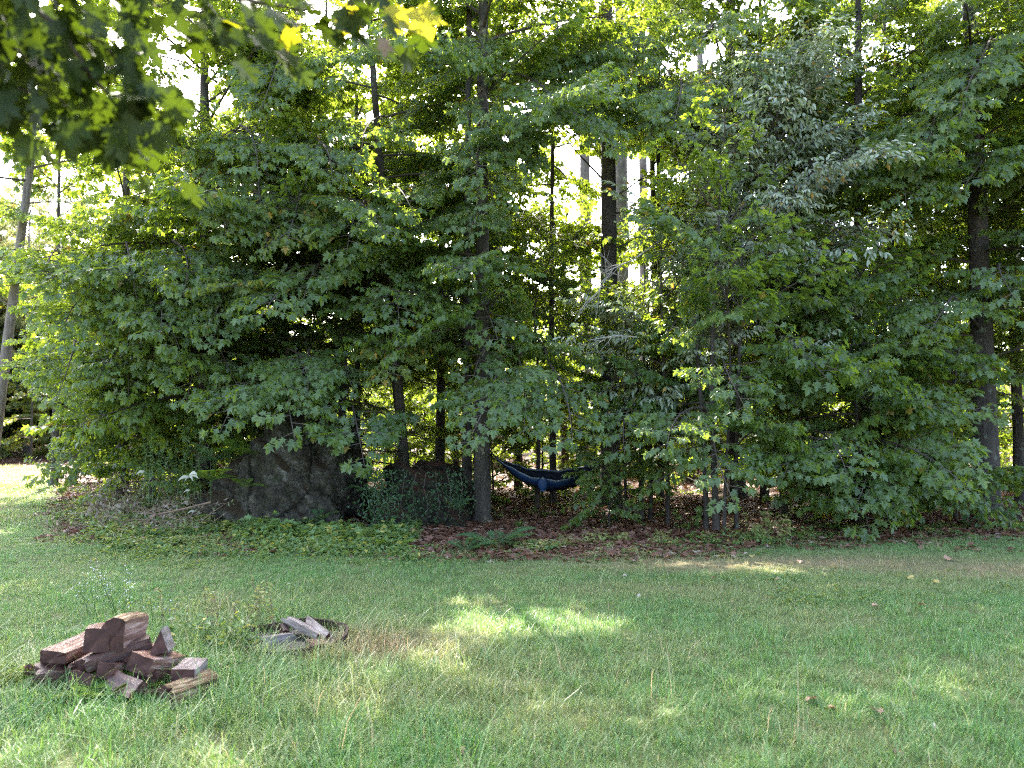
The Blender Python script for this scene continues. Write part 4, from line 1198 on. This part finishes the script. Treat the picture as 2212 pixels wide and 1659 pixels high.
# ------------------------------------------------------------------ ferns, weeds, shrubs
def frond_mesh(name, L, mat, arch=0.5, w=0.32, n=13):
    B = Bag()
    pts = [np.array([L * t * (1 - 0.12 * arch * t), 0, L * (0.75 * t - arch * t * t)]) for t in np.linspace(0, 1, 8)]
    B.add(*tube(pts, list(np.linspace(0.003, 0.001, 8)), 3, False), 0, 0.3)
    for i in range(n):
        t = 0.18 + 0.8 * i / (n - 1)
        o = at_curve(pts, t)
        l = L * w * math.sin(math.pi * (0.12 + 0.86 * (1 - t) ** 0.8)) * 1.0 + 0.01
        for s in (-1, 1):
            e = o + np.array([l * 0.42, s * l, -0.18 * l])
            m1 = o + (e - o) * 0.45
            wv = np.array([0.22 * l + 0.008, 0, 0])
            B.add([o, m1 + wv * 0.5, e, m1 - wv * 0.5], [(0, 1, 2), (0, 2, 3)] if s < 0 else [(0, 2, 1), (0, 3, 2)], 0, 0.2 + 0.6 * rng.rand())
    return B.mesh(name, [mat])
FR = {k: [frond_mesh('frond', L, M[m], a) for L, a in ((0.34, 0.55), (0.42, 0.65), (0.28, 0.4))] for k, m in (('f', 'fern'), ('d', 'fern_dark'))}
def fern(label, loc, n, s, kind='f', seed=0):
    r = np.random.RandomState(seed)
    t = thing('fern', label, 'fern', loc)
    for i in range(n):
        a = 6.28 * i / n + r.uniform(-0.3, 0.3)
        obj('frond', r.choice(FR[kind]), t, Matrix.Rotation(a, 4, 'Z') @ Matrix.Rotation(R(r.uniform(-25, 8)), 4, 'Y') @ Matrix.Scale(s * r.uniform(0.75, 1.15), 4), kind='stuff')
def gz(u, v):
    g = G(u, v); g.z = 0.01
    return g
fern('bright green fern in front of the firewood pile', gz(232, 1520), 13, 0.72, 'f', 1)
fern('yellow-green fern at the left end of the firewood pile', gz(20, 1480), 12, 0.8, 'f', 2)
fern('small fern sprig rising before the middle of the firewood', gz(300, 1508), 9, 0.62, 'f', 3)
fern('small bright fern growing on the face of the big boulder, near its sloping side', P(528, 1052, 11.75), 6, 0.75, 'f', 4)
fern('dark fern at the foot of the big boulder', P(690, 1125, 11.7), 6, 0.7, 'd', 5)
fern('leafy dark fern clump at the foot of the patchy pale trunk', gz(1075, 1185), 12, 1.35, 'd', 6)
fern('low dark fern at the edge of the lawn before the patchy pale trunk', gz(1010, 1196), 8, 0.9, 'd', 7)
fern('green fern among the low plants below the dark reddish boulder', gz(850, 1190), 9, 0.9, 'f', 8)
fern('dark fern hanging on the front of the dark reddish boulder', P(985, 1100, 11.7), 7, 0.9, 'd', 9)
fern('feathery fern on the mossy slope of the big boulder', P(520, 985, 12.1), 9, 1.3, 'f', 10)
fern('drooping dark fern on the very top of the big boulder', P(640, 915, 12.6), 9, 1.1, 'd', 13)
fern('fern leaning over the right shoulder of the big boulder', P(735, 960, 12.3), 8, 1.0, 'd', 14)
fern('small fern in the cleft right of the big boulder', P(790, 1060, 11.9), 7, 0.8, 'd', 15)
fern('fern just above the dead brush, left of the mossy slope', P(465, 1000, 12.0), 9, 1.4, 'd', 11)
fern('fern tuft at the near end of the mossy slope', P(455, 1040, 11.6), 8, 1.1, 'f', 12)

def weed(name, label, loc, h, nst, mat, seed, leaf=0.06, flower=None, spread=0.18, nf=22, group=None, cat='weed', shapes=OVAL, nl=9):
    r = np.random.RandomState(seed)
    t = thing(name, label, cat, loc, group)
    fl = []
    for i in range(nst):
        a = r.uniform(0, 6.28); q = spread * math.sqrt(r.rand())
        b = np.array([q * math.cos(a), q * math.sin(a), -0.01])
        top = b + np.array([r.normal() * 0.25 * h, r.normal() * 0.15 * h, h * r.uniform(0.65, 1.1)])
        mid = (b + top) / 2 + np.array([0, 0, 0.06 * h])
        V, F = tube([b, mid, top], [0.0035, 0.0028, 0.0012], 4)
        st = obj('stem', mesh('stem', [tuple(v) for v in V], F, [M['brown_stick'] if mat == 'herb_yellow' else M['herb']]), t)
        L = []
        for k in range(nl):
            f = r.uniform(0.15, 0.98); o = at_curve([b, mid, top], f); az = r.uniform(0, 6.28)
            L.append([*o, math.cos(az), math.sin(az), r.uniform(-0.5, 0.5), *unit(np.array([0, -0.2, 1.0]) + 0.4 * r.normal(size=3)), leaf * r.uniform(0.6, 1.2), r.rand()])
        obj('foliage', leaf_mesh('weed_leaves', shapes, L, M[mat]), st, kind='stuff')
        if flower:
            for k in range(nf):
                o = at_curve([b, mid, top], r.uniform(0.55, 1.0)) + r.normal(size=3) * [0.03, 0.03, 0.03]
                fl.append([*o, *unit(r.normal(size=3)), *unit([r.normal() * 0.4, -0.6, 1]), 0.0068, r.rand()])
    if fl:
        star = outline([(-0.9, 0), (-0.45, 0.35), (-0.6, 0.8), (0, 0.5), (0.6, 0.8), (0.45, 0.35), (0.9, 0)], 0, 0, 0)
        obj('foliage', leaf_mesh('aster_flowers', [star], fl, M[flower]), t, kind='stuff', label='tiny white star flowers')
    return t
weed('aster_plant', 'white-flowering aster behind the firewood pile, its tallest spray', gz(262, 1355), 0.48, 5, 'herb', 1, 0.04, 'aster', 0.05, 16, cat='wildflower')
weed('aster_plant', 'thin aster with scattered white flowers beside the taller one', gz(205, 1345), 0.36, 5, 'herb', 2, 0.035, 'aster', 0.2, 6, cat='wildflower')
weed('aster_plant', 'sparse white aster leaning between the taller aster and the yellowing weeds', gz(325, 1372), 0.35, 4, 'herb', 3, 0.035, 'aster', 0.15, 5, cat='wildflower')
weed('goldenrod_plant', 'tall yellowing weed between firewood and fire ring', gz(545, 1375), 0.42, 8, 'herb_yellow', 4, 0.055, None, 0.28, nl=14)
weed('goldenrod_plant', 'yellowing weed with long drooping leaves behind the fire ring', gz(590, 1345), 0.34, 9, 'herb', 5, 0.055, None, 0.28, nl=12)
weed('goldenrod_plant', 'brown-stemmed weed behind the firewood, near the white asters', gz(430, 1375), 0.42, 9, 'herb_yellow', 6, 0.042, None, 0.3, nl=12)
weed('goldenrod_plant', 'green weed growing against the triangular log', gz(425, 1420), 0.28, 9, 'herb', 7, 0.075, None, 0.2)
weed('goldenrod_plant', 'pale green weed between the triangular log and the ring', gz(485, 1400), 0.30, 9, 'herb', 8, 0.07, None, 0.25)
weed('goldenrod_plant', 'dense green weed touching the side of the fire ring', gz(525, 1415), 0.22, 9, 'herb', 9, 0.06, None, 0.2)
weed('goldenrod_plant', 'thin single upright weed stalk in the open lawn', gz(425, 1275), 0.40, 1, 'herb', 10, 0.025, None, 0.01, nl=4)
weed('low_shrub', 'small shrub with orange-yellow leaves below the multi-stemmed maple', gz(1650, 1172), 0.42, 12, 'herb_yellow', 11, 0.075, None, 0.35, cat='shrub', shapes=MAPLE, nl=12)
weed('low_shrub', 'leafy seedling catching light on the forest floor behind the lawn edge', gz(1480, 1150), 0.36, 7, 'herb', 12, 0.08, None, 0.2, cat='shrub', shapes=MAPLE)
weed('low_shrub', 'dark leafy seedling in front of the thin maple stems', gz(1300, 1130), 0.5, 9, 'fern_dark', 13, 0.085, None, 0.4, cat='shrub', shapes=MAPLE)
weed('low_shrub', 'bushy green seedling at the shady lawn edge under the thick straight trunk', gz(2130, 1145), 0.40, 10, 'fern_dark', 14, 0.085, None, 0.4, cat='shrub', shapes=MAPLE)
weed('low_shrub', 'leafy hemlock-green bush above the dead brush', P(395, 1080, 12.2) * 1.0, 1.0, 26, 'fern_dark', 15, 0.06, None, 0.75, cat='shrub', nl=26)

def creeper():
    r = np.random.RandomState(9)
    o0 = P(822, 1090, 12.0)
    t = thing('creeper', 'dark small-leaved creeper filling the cleft between the two boulders', 'creeper', (o0.x, o0.y, 0))
    L = []
    for i in range(900):
        p = P(820 + r.normal() * 26, r.uniform(1010, 1160), 11.55 + 0.25 * r.rand()) - t.location
        L.append([*p, *unit([r.normal(), r.normal() * 0.4, -0.7]), *unit([r.normal() * 0.4, -1, 0.5]), r.uniform(0.03, 0.06), r.rand()])
    obj('foliage', leaf_mesh('creeper_leaves', OVAL, L, M['ivy']), t, kind='stuff')
    for k in range(4):
        q = [np.array(P(805 + 12 * k + 6 * j * (-1) ** k, 1165 - 40 * j, 11.8) - t.location) for j in range(4)]
        V, F = tube(q, [0.008, 0.007, 0.005, 0.003], 5)
        obj('vine', mesh('vine', [tuple(v) for v in V], F, [M['twig']]), t)
creeper()
def creeper_on_rock():
    r = np.random.RandomState(19)
    o0 = P(925, 1090, 12.2)
    t = thing('creeper', 'thin trailing greenery hanging over the dark reddish boulder', 'creeper', (o0.x, o0.y, 0))
    L = []
    for k in range(26):
        u0, v0 = r.uniform(835, 1010), r.uniform(1005, 1060)
        for i in range(26):
            p = P(u0 + r.normal() * 9, v0 + r.rand() * 85, 11.75 + 0.35 * r.rand()) - t.location
            L.append([*p, *unit([r.normal(), r.normal() * 0.4, -0.7]), *unit([r.normal() * 0.4, -1, 0.5]), r.uniform(0.025, 0.06), r.rand()])
    obj('foliage', leaf_mesh('trailing_leaves', OVAL, L, M['ivy']), t, kind='stuff')
    for k in range(7):
        u0 = 845 + 25 * k
        q = [np.array(P(u0 + 5 * math.sin(2 * j + k), 1020 + 34 * j, 11.85) - t.location) for j in range(4)]
        V, F = tube(q, [0.006, 0.005, 0.004, 0.002], 4)
        obj('vine', mesh('vine', [tuple(v) for v in V], F, [M['twig']]), t)
creeper_on_rock()

# pale curled dead leaves hanging by the brush
for k, (u, v, s, lab) in enumerate([(408, 1032, 0.16, 'large whitish curled dead leaf hanging beside the boulder slope'), (312, 1020, 0.12, 'small whitish curled leaf at the top of the dead brush'), (420, 1105, 0.10, 'pale curled leaf low beside the boulder slope'), (410, 1060, 0.09, 'little pale leaf just under the large whitish curled one')]):
    g = P(u, v, 11.3)
    B = Bag()
    r = np.random.RandomState(60 + k)
    for j in range(5 if k == 0 else 2):
        a = R(-150 + 45 * j)
        d = np.array([math.cos(a), -0.3, 0.35 * math.sin(a)])
        n_ = 6
        V, F = [], []
        for i in range(n_ + 1):
            t = i / n_
            c = d * s * t + np.array([0, 0, 0.25 * s * math.sin(2.6 * t) - 0.25 * s * t * t + 0.05 * s * j])
            w = 0.14 * s * math.sin(math.pi * (0.08 + 0.9 * t))
            V += [c + np.array([0, w * 0.5, w]), c - np.array([0, w * 0.5, w])]
        for i in range(n_):
            F.append((2 * i, 2 * i + 1, 2 * i + 3, 2 * i + 2))
        B.add(V, F, 0, 0.4 + 0.12 * j)
    obj('curled_leaf', B.mesh('curled_leaf', [M['pale_dead']]), None, Matrix.Translation(g), lab, 'dead leaf')

# ------------------------------------------------------------------ hammock between the patchy trunk and the thin stems
def cloth_mat(name, c, rough=0.6):
    return rough_mat(name, [(0.3, tuple(0.8 * x for x in c)), (0.7, c)], 30, rough=rough, bump=0.15, bscale=60)
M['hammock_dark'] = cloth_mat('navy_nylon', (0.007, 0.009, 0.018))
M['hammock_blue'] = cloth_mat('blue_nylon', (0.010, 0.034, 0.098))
M['hammock_edge'] = cloth_mat('grey_blue_hem', (0.12, 0.145, 0.17))
M['strap'] = cloth_mat('dark_strap', (0.03, 0.03, 0.032))
def hammock():
    a, b = P(1068, 985, 13.1), P(1318, 985, 13.6)
    t = thing('hammock', 'dark blue fabric hammock slung between tree trunks in the shade', 'hammock', ((a.x + b.x) / 2, (a.y + b.y) / 2, 0))
    off = t.location
    def pt(s, w):
        c = a.lerp(b, s)
        k = math.sin(math.pi * s)
        sag = 0.36 * (1 - (2 * s - 1) ** 2)
        half = 0.46 * k ** 0.75 + 0.015
        x = math.sin(w * 1.35) * half
        depth = (1 - abs(w) ** 1.6) * 0.22 * k ** 0.8
        lift = (0.10 if w > 0 else 0.0) * abs(w) * k
        return c + Vector((0, x, -sag - depth + lift + 0.010 * math.sin(26 * s + 3 * w) + 0.006 * math.sin(61 * s - 5 * w)))
    ns = 36
    def panel(name, w0, w1, nw, mat, th):
        V, F = [], []
        for i in range(ns + 1):
            for j in range(nw + 1):
                V.append(tuple(pt(i / ns, w0 + (w1 - w0) * j / nw) - off))
        for i in range(ns):
            for j in range(nw):
                q = i * (nw + 1) + j
                F.append((q, q + nw + 1, q + nw + 2, q + 1))
        o = obj(name, mesh(name, V, F, [mat], smooth=True), t)
        md = o.modifiers.new('thickness', 'SOLIDIFY'); md.thickness = th; md.offset = 0
        return o
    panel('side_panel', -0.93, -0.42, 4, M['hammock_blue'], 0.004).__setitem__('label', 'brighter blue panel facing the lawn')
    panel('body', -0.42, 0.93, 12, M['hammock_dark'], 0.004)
    panel('hem', -1.0, -0.93, 1, M['hammock_edge'], 0.012).__setitem__('label', 'pale grey-blue hem')
    panel('hem', 0.93, 1.0, 1, M['hammock_edge'], 0.012)
    for e, d in ((a, Vector((-0.10, -0.1, 0.12))), (b, Vector((0.25, 0.15, 0.12)))):
        V, F = tube([np.array(e - off), np.array(e - off + d)], [0.014, 0.012], 6)
        obj('strap', mesh('strap', [tuple(v) for v in V], F, [M['strap']]), t)
    # stuff sack sewn to the hem
    c = pt(0.40, -0.98) - off
    V, F = [], []
    nk, nj = 10, 8
    for j in range(nj + 1):
        tt = j / nj
        w = 0.035 + 0.05 * math.sin(math.pi * min(1, tt * 0.9 + 0.12))
        for k in range(nk):
            an = 2 * math.pi * k / nk
            V.append((c.x + w * math.cos(an), c.y - 0.02 + 0.55 * w * math.sin(an), c.z + 0.02 - 0.21 * tt))
    for j in range(nj):
        for k in range(nk):
            F.append((j * nk + k, j * nk + (k + 1) % nk, (j + 1) * nk + (k + 1) % nk, (j + 1) * nk + k))
    F.append(tuple(range(nk))); F.append(tuple(nj * nk + k for k in range(nk))[::-1])
    sk = obj('stuff_sack', mesh('stuff_sack', V, F, [M['hammock_blue']], smooth=True), t)
    V, F = tube([np.array((c.x - 0.02, c.y - 0.055, c.z + 0.03)), np.array((c.x + 0.03, c.y - 0.06, c.z - 0.005))], [0.02, 0.016], 6)
    obj('tag', mesh('tag', [tuple(v) for v in V], F, [M['hammock_edge']]), sk)
hammock()

# ------------------------------------------------------------------ firewood
def wood_mat(name, a, b, c, rough=0.65, bump=0.5, spec=0.4):
    return rough_mat(name, [(0.30, a), (0.5, b), (0.72, c)], 2.2, (1.3, 13, 13), rough=rough, bump=bump, bscale=3.6, spec=spec, detail=9, bdist=0.014)
M['split_face'] = wood_mat('weathered_split_wood', (0.050, 0.020, 0.014), (0.185, 0.090, 0.066), (0.52, 0.38, 0.33), rough=0.36, bump=0.8, spec=0.7)
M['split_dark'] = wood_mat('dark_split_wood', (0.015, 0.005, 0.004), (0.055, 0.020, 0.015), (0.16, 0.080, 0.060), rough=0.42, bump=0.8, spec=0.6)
M['split_grey'] = wood_mat('grey_split_wood', (0.085, 0.062, 0.056), (0.20, 0.155, 0.145), (0.40, 0.335, 0.32))
M['ring_wood'] = wood_mat('sooty_grey_wood', (0.055, 0.042, 0.036), (0.17, 0.135, 0.12), (0.36, 0.31, 0.29), bump=0.9)
M['wood_end'] = rough_mat('sawn_wood_end', [(0.3, (0.026, 0.009, 0.007)), (0.6, (0.070, 0.028, 0.022)), (0.8, (0.14, 0.070, 0.056))], 14, bump=0.4, bscale=40, rough=0.75, bdist=0.004)
M['log_bark'] = rough_mat('log_bark', [(0.34, (0.035, 0.018, 0.010)), (0.5, (0.15, 0.088, 0.045)), (0.66, (0.46, 0.35, 0.22))], 5, (1.0, 9, 9), bump=1.0, bscale=6, rough=0.85, bdist=0.02)
M['rust'] = rough_mat('rusted_steel', [(0.3, (0.018, 0.011, 0.009)), (0.5, (0.050, 0.026, 0.018)), (0.7, (0.11, 0.062, 0.042))], 18, bump=0.4, rough=0.75, spec=0.4)

def split_log(label, A, B, prof, mats, barks=(), roll=0.0, seed=0, rag=0.02, name='split_log', group='split firewood stacked on the lawn'):
    """prof: cross-section corners (y, z) in metres, barks: which sides carry bark"""
    r = np.random.RandomState(seed + 900)
    A, B = Vector(A), Vector(B)
    Lg = (B - A).length
    ring, side = [], []
    n = len(prof)
    for i in range(n):
        y0, z0 = prof[i]; y1, z1 = prof[(i + 1) % n]
        for k in range(4):
            t = k / 4
            ring.append((y0 + (y1 - y0) * t, z0 + (z1 - z0) * t)); side.append(i)
    ring = np.array(ring)
    m = len(ring)
    nx = 9
    V, F, I = [], [], []
    sz = np.abs(ring).max()
    prof_n = r.normal(size=m) * 0.012 * sz
    bul = np.array([0.18 * sz if s in barks and i % 4 else 0 for i, s in enumerate(side)])
    rad = np.hypot(ring[:, 0], ring[:, 1]) + 1e-6
    endj = r.normal(size=(2, m)) * rag * 0.45
    for j in range(nx):
        t = j / (nx - 1)
        tw = 1 - 0.04 * abs(2 * t - 1) + 0.006 * r.normal()
        for i in range(m):
            k = tw + (prof_n[i] + bul[i] + r.normal() * 0.007 * sz) / rad[i]
            x = Lg * t + (endj[0, i] if j == 0 else endj[1, i] if j == nx - 1 else 0)
            V.append((x, ring[i, 0] * k + 0.012 * math.sin(3 * t + seed), ring[i, 1] * k + 0.010 * math.sin(2 * t + seed)))
    for j in range(nx - 1):
        for i in range(m):
            i2 = (i + 1) % m
            F.append((j * m + i, j * m + i2, (j + 1) * m + i2, (j + 1) * m + i)); I.append(1 if side[i] in barks else 0)
    for e, x0 in ((0, 0.0), (nx - 1, Lg)):
        c = len(V)
        V.append((x0 + float(np.mean(endj[0 if e == 0 else 1])), 0, 0))
        for i in range(m):
            i2 = (i + 1) % m
            F.append((e * m + i2, e * m + i, c) if e == 0 else (e * m + i, e * m + i2, c)); I.append(2)
    me = mesh('split_log', V, F, [M[mats], M['log_bark'], M['wood_end']], I)
    return obj(name, me, None, Matrix.Translation(A) @ frame_from(B - A, roll), label, 'firewood', group)

def Z4(X, Y, d):
    return P(43.2 + X * 0.1953, 1296 + Y * 0.1953, d)
def rect(w, h):
    return [(-w / 2, -h / 2), (w / 2, -h / 2), (w / 2, h / 2), (-w / 2, h / 2)]
def wedge(w, h):
    return [(-w / 2, -h / 2), (w / 2, -h * 0.4), (w * 0.25, h * 0.32), (-w * 0.1, h / 2)]
# bottom layer
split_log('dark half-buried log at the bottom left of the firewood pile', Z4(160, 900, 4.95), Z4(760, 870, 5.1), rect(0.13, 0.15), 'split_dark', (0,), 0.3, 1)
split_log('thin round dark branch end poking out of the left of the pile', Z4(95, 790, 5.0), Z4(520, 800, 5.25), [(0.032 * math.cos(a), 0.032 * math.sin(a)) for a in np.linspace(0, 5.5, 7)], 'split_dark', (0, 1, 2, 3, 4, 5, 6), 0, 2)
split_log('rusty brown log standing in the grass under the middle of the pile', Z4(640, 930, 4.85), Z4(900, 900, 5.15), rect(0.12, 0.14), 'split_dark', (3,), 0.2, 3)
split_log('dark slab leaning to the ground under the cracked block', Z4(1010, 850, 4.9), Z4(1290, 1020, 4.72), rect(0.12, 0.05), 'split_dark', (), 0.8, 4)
split_log('long rotten tan log lying in the grass at the right of the pile', Z4(1600, 1080, 4.72), Z4(2130, 930, 5.0), [(0.085 * math.cos(a), 0.075 * math.sin(a)) for a in np.linspace(0, 5.5, 7)], 'split_grey', (0, 1, 2, 3, 4, 5, 6), 0, 5)
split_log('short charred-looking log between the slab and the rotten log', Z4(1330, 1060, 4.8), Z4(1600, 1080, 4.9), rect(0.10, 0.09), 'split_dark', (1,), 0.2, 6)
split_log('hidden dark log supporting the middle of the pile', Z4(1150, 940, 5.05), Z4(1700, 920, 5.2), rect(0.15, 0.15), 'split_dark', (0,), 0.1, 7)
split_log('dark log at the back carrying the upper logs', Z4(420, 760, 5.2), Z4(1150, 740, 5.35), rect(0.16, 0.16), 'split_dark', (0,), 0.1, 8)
# middle layer
split_log('long pale split log slanting up the left side of the pile', Z4(370, 640, 4.98), Z4(830, 400, 5.45), rect(0.165, 0.075), 'split_face', (), 0.10, 9, 0.014)
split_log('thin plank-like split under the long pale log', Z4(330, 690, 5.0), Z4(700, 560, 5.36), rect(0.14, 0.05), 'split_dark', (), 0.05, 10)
split_log('pale split log with a ragged torn end in the middle of the pile', Z4(645, 720, 4.95), Z4(980, 540, 5.36), rect(0.14, 0.075), 'split_face', (), -0.42, 11, 0.025)
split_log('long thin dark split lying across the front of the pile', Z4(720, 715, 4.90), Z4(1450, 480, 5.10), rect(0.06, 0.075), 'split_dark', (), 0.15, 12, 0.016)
split_log('light-topped split tucked behind the cracked block', Z4(1120, 655, 5.02), Z4(1480, 540, 5.36), rect(0.12, 0.06), 'split_face', (), 0.05, 13)
split_log('short brown split below the thin dark one', Z4(960, 800, 4.88), Z4(1200, 745, 5.2), rect(0.10, 0.085), 'split_face', (0,), 0.1, 14)
split_log('squared block with a deep crack across its top', Z4(1330, 730, 4.88), Z4(1680, 640, 5.25), rect(0.15, 0.11), 'split_face', (), 0.30, 15, 0.006)
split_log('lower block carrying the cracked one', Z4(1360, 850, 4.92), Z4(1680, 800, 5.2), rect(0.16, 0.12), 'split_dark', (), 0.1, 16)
split_log('pale-topped dark-fronted block at the right end of the pile', Z4(1775, 845, 4.86), Z4(1965, 735, 5.16), rect(0.145, 0.105), 'split_grey', (), 0.02, 17, 0.006)
split_log('triangular split log standing with its point up', Z4(1520, 470, 5.0), Z4(1640, 440, 5.36), [(-0.06, -0.055), (0.058, -0.075), (-0.005, 0.085)], 'split_grey', (), 0.0, 18, 0.005)
# top
split_log('dark-ended squared block on top of the pile', Z4(850, 450, 4.95), Z4(990, 390, 5.22), rect(0.15, 0.145), 'split_face', (), 0.05, 19, 0.005)
split_log('thick bark-covered chunk at the very top of the pile', Z4(1060, 400, 4.97), Z4(1280, 310, 5.2), [(-0.075, -0.09), (0.055, -0.09), (0.085, 0.0), (0.05, 0.085), (-0.06, 0.09)], 'split_face', (0, 1, 2, 3), 0.15, 20, 0.012)
# crack on the squared block: a dark recessed wedge cut is modelled as a narrow gap between two halves
# ------------------------------------------------------------------ fire ring
def fire_ring():
    c = RING.copy(); c.z = 0
    t = thing('fire_ring', 'low rusted steel fire ring sunk in long grass', 'fire ring', c)
    def band(name, r0, r1, z0, z1, mat):
        n = 64
        V, F = [], []
        for i in range(n):
            a = 2 * math.pi * i / n
            for rr, zz in ((r0, z0), (r1, z0), (r1, z1), (r0, z1)):
                V.append((rr * math.cos(a), rr * math.sin(a), zz + 0.016 * math.sin(a + 0.6) + 0.006 * math.sin(5 * a) + 0.003 * math.sin(13 * a)))
        for i in range(n):
            k = (i + 1) % n
            for q in range(4):
                F.append((4 * i + q, 4 * k + q, 4 * k + (q + 1) % 4, 4 * i + (q + 1) % 4))
        obj(name, mesh(name, V, F, [mat]), t)
    band('wall', 0.392, 0.396, -0.03, 0.080, M['rust'])
    band('rim', 0.386, 0.402, 0.080, 0.090, M['rust'])
    M['ash_bed'] = rough_mat('fire_ash', [(0.3, (0.03, 0.028, 0.026)), (0.7, (0.16, 0.14, 0.12))], 25, bump=0.6)
    V = [(0, 0, 0.045)] + [(0.388 * math.cos(a), 0.388 * math.sin(a), 0.04 + 0.008 * math.sin(5 * a)) for a in np.linspace(0, 2 * math.pi, 33)[:-1]]
    obj('ash_bed', mesh('ash_bed', V, [(0, 1 + i, 1 + (i + 1) % 32) for i in range(32)], [M['ash_bed']]), t)
fire_ring()
def Z5(X, Y, d):
    return P(475 + X * 0.1627, 1296 + Y * 0.1627, d)
g2 = 'logs left in the fire ring'
split_log('wide grey weathered log propped up in the fire ring', Z5(1380, 500, 5.95), Z5(930, 290, 6.2), [(-0.07,-0.03),(0.06,-0.035),(0.075,0.01),(0.0,0.035),(-0.06,0.02)], 'ring_wood', (), 0.5, 31, 0.04, group=g2)
split_log('narrow grey log beside the wide one in the fire ring', Z5(1460, 500, 5.9), Z5(1180, 290, 6.25), [(-0.035,-0.03),(0.04,-0.03),(0.02,0.04)], 'ring_wood', (), 0.3, 32, 0.03, group=g2)
split_log('grey log lying low across the front of the fire ring', Z5(520, 600, 5.85), Z5(960, 480, 6.05), [(-0.045,-0.03),(0.04,-0.03),(0.03,0.03),(-0.01,0.038)], 'ring_wood', (), 0.2, 33, 0.04, group=g2)
split_log('tan log end at the front rim of the fire ring', Z5(1180, 640, 5.78), Z5(1500, 590, 5.9), rect(0.10, 0.08), 'split_face', (), 0.2, 34, 0.02, group=g2)
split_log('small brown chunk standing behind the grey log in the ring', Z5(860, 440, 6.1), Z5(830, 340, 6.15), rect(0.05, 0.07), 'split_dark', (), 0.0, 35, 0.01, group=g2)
split_log('thin grey forked stick in the grass beside the ring', Z5(190, 690, 5.75), Z5(150, 600, 5.8), rect(0.014, 0.016), 'split_grey', (), 0.0, 36, 0.003, name='stick', group=g2)

# ------------------------------------------------------------------ fallen leaves that can be told apart on the lawn
FL = [(1355, 1256, 'p', 0.13, 'large pale fallen leaf in the dry band of the lawn'), (1385, 1298, 'p', 0.09, 'pale fallen leaf just below the large pale one'), (1822, 1225, 'p', 0.12, 'pale curled leaf in the dry strip near the wood'), (1744, 1535, 't', 0.085, 'orange-tan fallen leaf in the near grass'), (1790, 1552, 't', 0.07, 'brown fallen leaf beside the orange-tan one'),
      (992, 1640, 't', 0.065, 'brown fallen leaf in the nearest grass'), (1998, 1322, 't', 0.09, 'tan fallen leaf by the patch of clover'), (2028, 1270, 'y', 0.10, 'yellow fallen leaf on the far shady lawn'), (1960, 1257, 'y', 0.09, 'smaller yellow fallen leaf nearer the wood'), (1562, 1212, 'y', 0.10, 'yellow leaf fallen near the small orange-leaved shrub'), (1625, 1212, 'y', 0.08, 'dull yellow leaf in the dry strip'),
      (1730, 1222, 't', 0.08, 'reddish leaf in the dry strip beside the pale curled one'), (2045, 1217, 't', 0.12, 'reddish-brown leaf near the shady edge of the lawn'), (1885, 1322, 't', 0.08, 'tan leaf a step away from the clover patch'), (1680, 1262, 't', 0.07, 'small reddish leaf on the mid lawn'), (2165, 1255, 'p', 0.09, 'greyish leaf on the lawn under the slimmer maple'), (1900, 1562, 't', 0.08, 'long tan leaf lying in the near grass'),
      (2010, 1585, 'p', 0.08, 'pale brown leaf in the near grass'), (1935, 1645, 't', 0.08, 'dull leaf half hidden in the nearest grass'), (870, 1395, 'y', 0.06, 'small yellow leaf beside the fire ring'), (1090, 1355, 't', 0.05, 'tiny brown leaf in the middle of the lawn'), (1165, 1352, 'p', 0.05, 'tiny pale leaf near the brightest sunlit grass'), (1545, 1258, 't', 0.07, 'brown leaf near the middle of the dry band')]
for k, (u, v, c, s, lab) in enumerate(FL):
    r = np.random.RandomState(700 + k)
    g = G(u, v)
    sv, sf = MAPLE_FINE[k % 3] if c != 'p' else OVAL[1]
    sv = sv.copy(); sv[:, 2] += 0.35 * sv[:, 1] ** 2 + 0.12 * np.sin(5 * sv[:, 0])
    me = mesh('fallen_leaf', sv, sf, [M[{'p': 'fallen_pale', 't': 'fallen_tan', 'y': 'fallen_yellow'}[c]]], None, [r.rand()] * len(sv))
    m = Matrix.Translation((g.x, g.y, float(lawn_z(g.x, g.y)) + 0.026)) @ Matrix.Rotation(r.uniform(0, 6.28), 4, 'Z') @ Matrix.Rotation(r.uniform(-0.4, 0.4), 4, 'X') @ Matrix.Rotation(r.uniform(-0.3, 0.3), 4, 'Y') @ Matrix.Scale(s * 0.82, 4)
    obj('fallen_leaf', me, None, m, lab, 'fallen leaf', 'fallen leaves on the lawn')

# weathered post at the far end of the clearing
def post():
    g = P(274, 920, 24)
    t = thing('wooden_post', 'short weathered grey post at the bright far end of the wood', 'post', (g.x, g.y, 0))
    def box(w, z0, z1, tap):
        V = [(x * w, y * w, z0) for x, y in ((-1, -1), (1, -1), (1, 1), (-1, 1))] + [(x * w * tap, y * w * tap, z1 + 0.03 * x) for x, y in ((-1, -1), (1, -1), (1, 1), (-1, 1))]
        return V, [(3, 2, 1, 0), (4, 5, 6, 7), (0, 1, 5, 4), (1, 2, 6, 5), (2, 3, 7, 6), (3, 0, 4, 7)]
    obj('shaft', mesh('shaft', *box(0.13, -0.1, 1.30, 0.96), [M['split_grey']]), t)
    obj('cap', mesh('cap', *box(0.145, 1.30, 1.36, 0.7), [M['split_grey']]), t)
post()
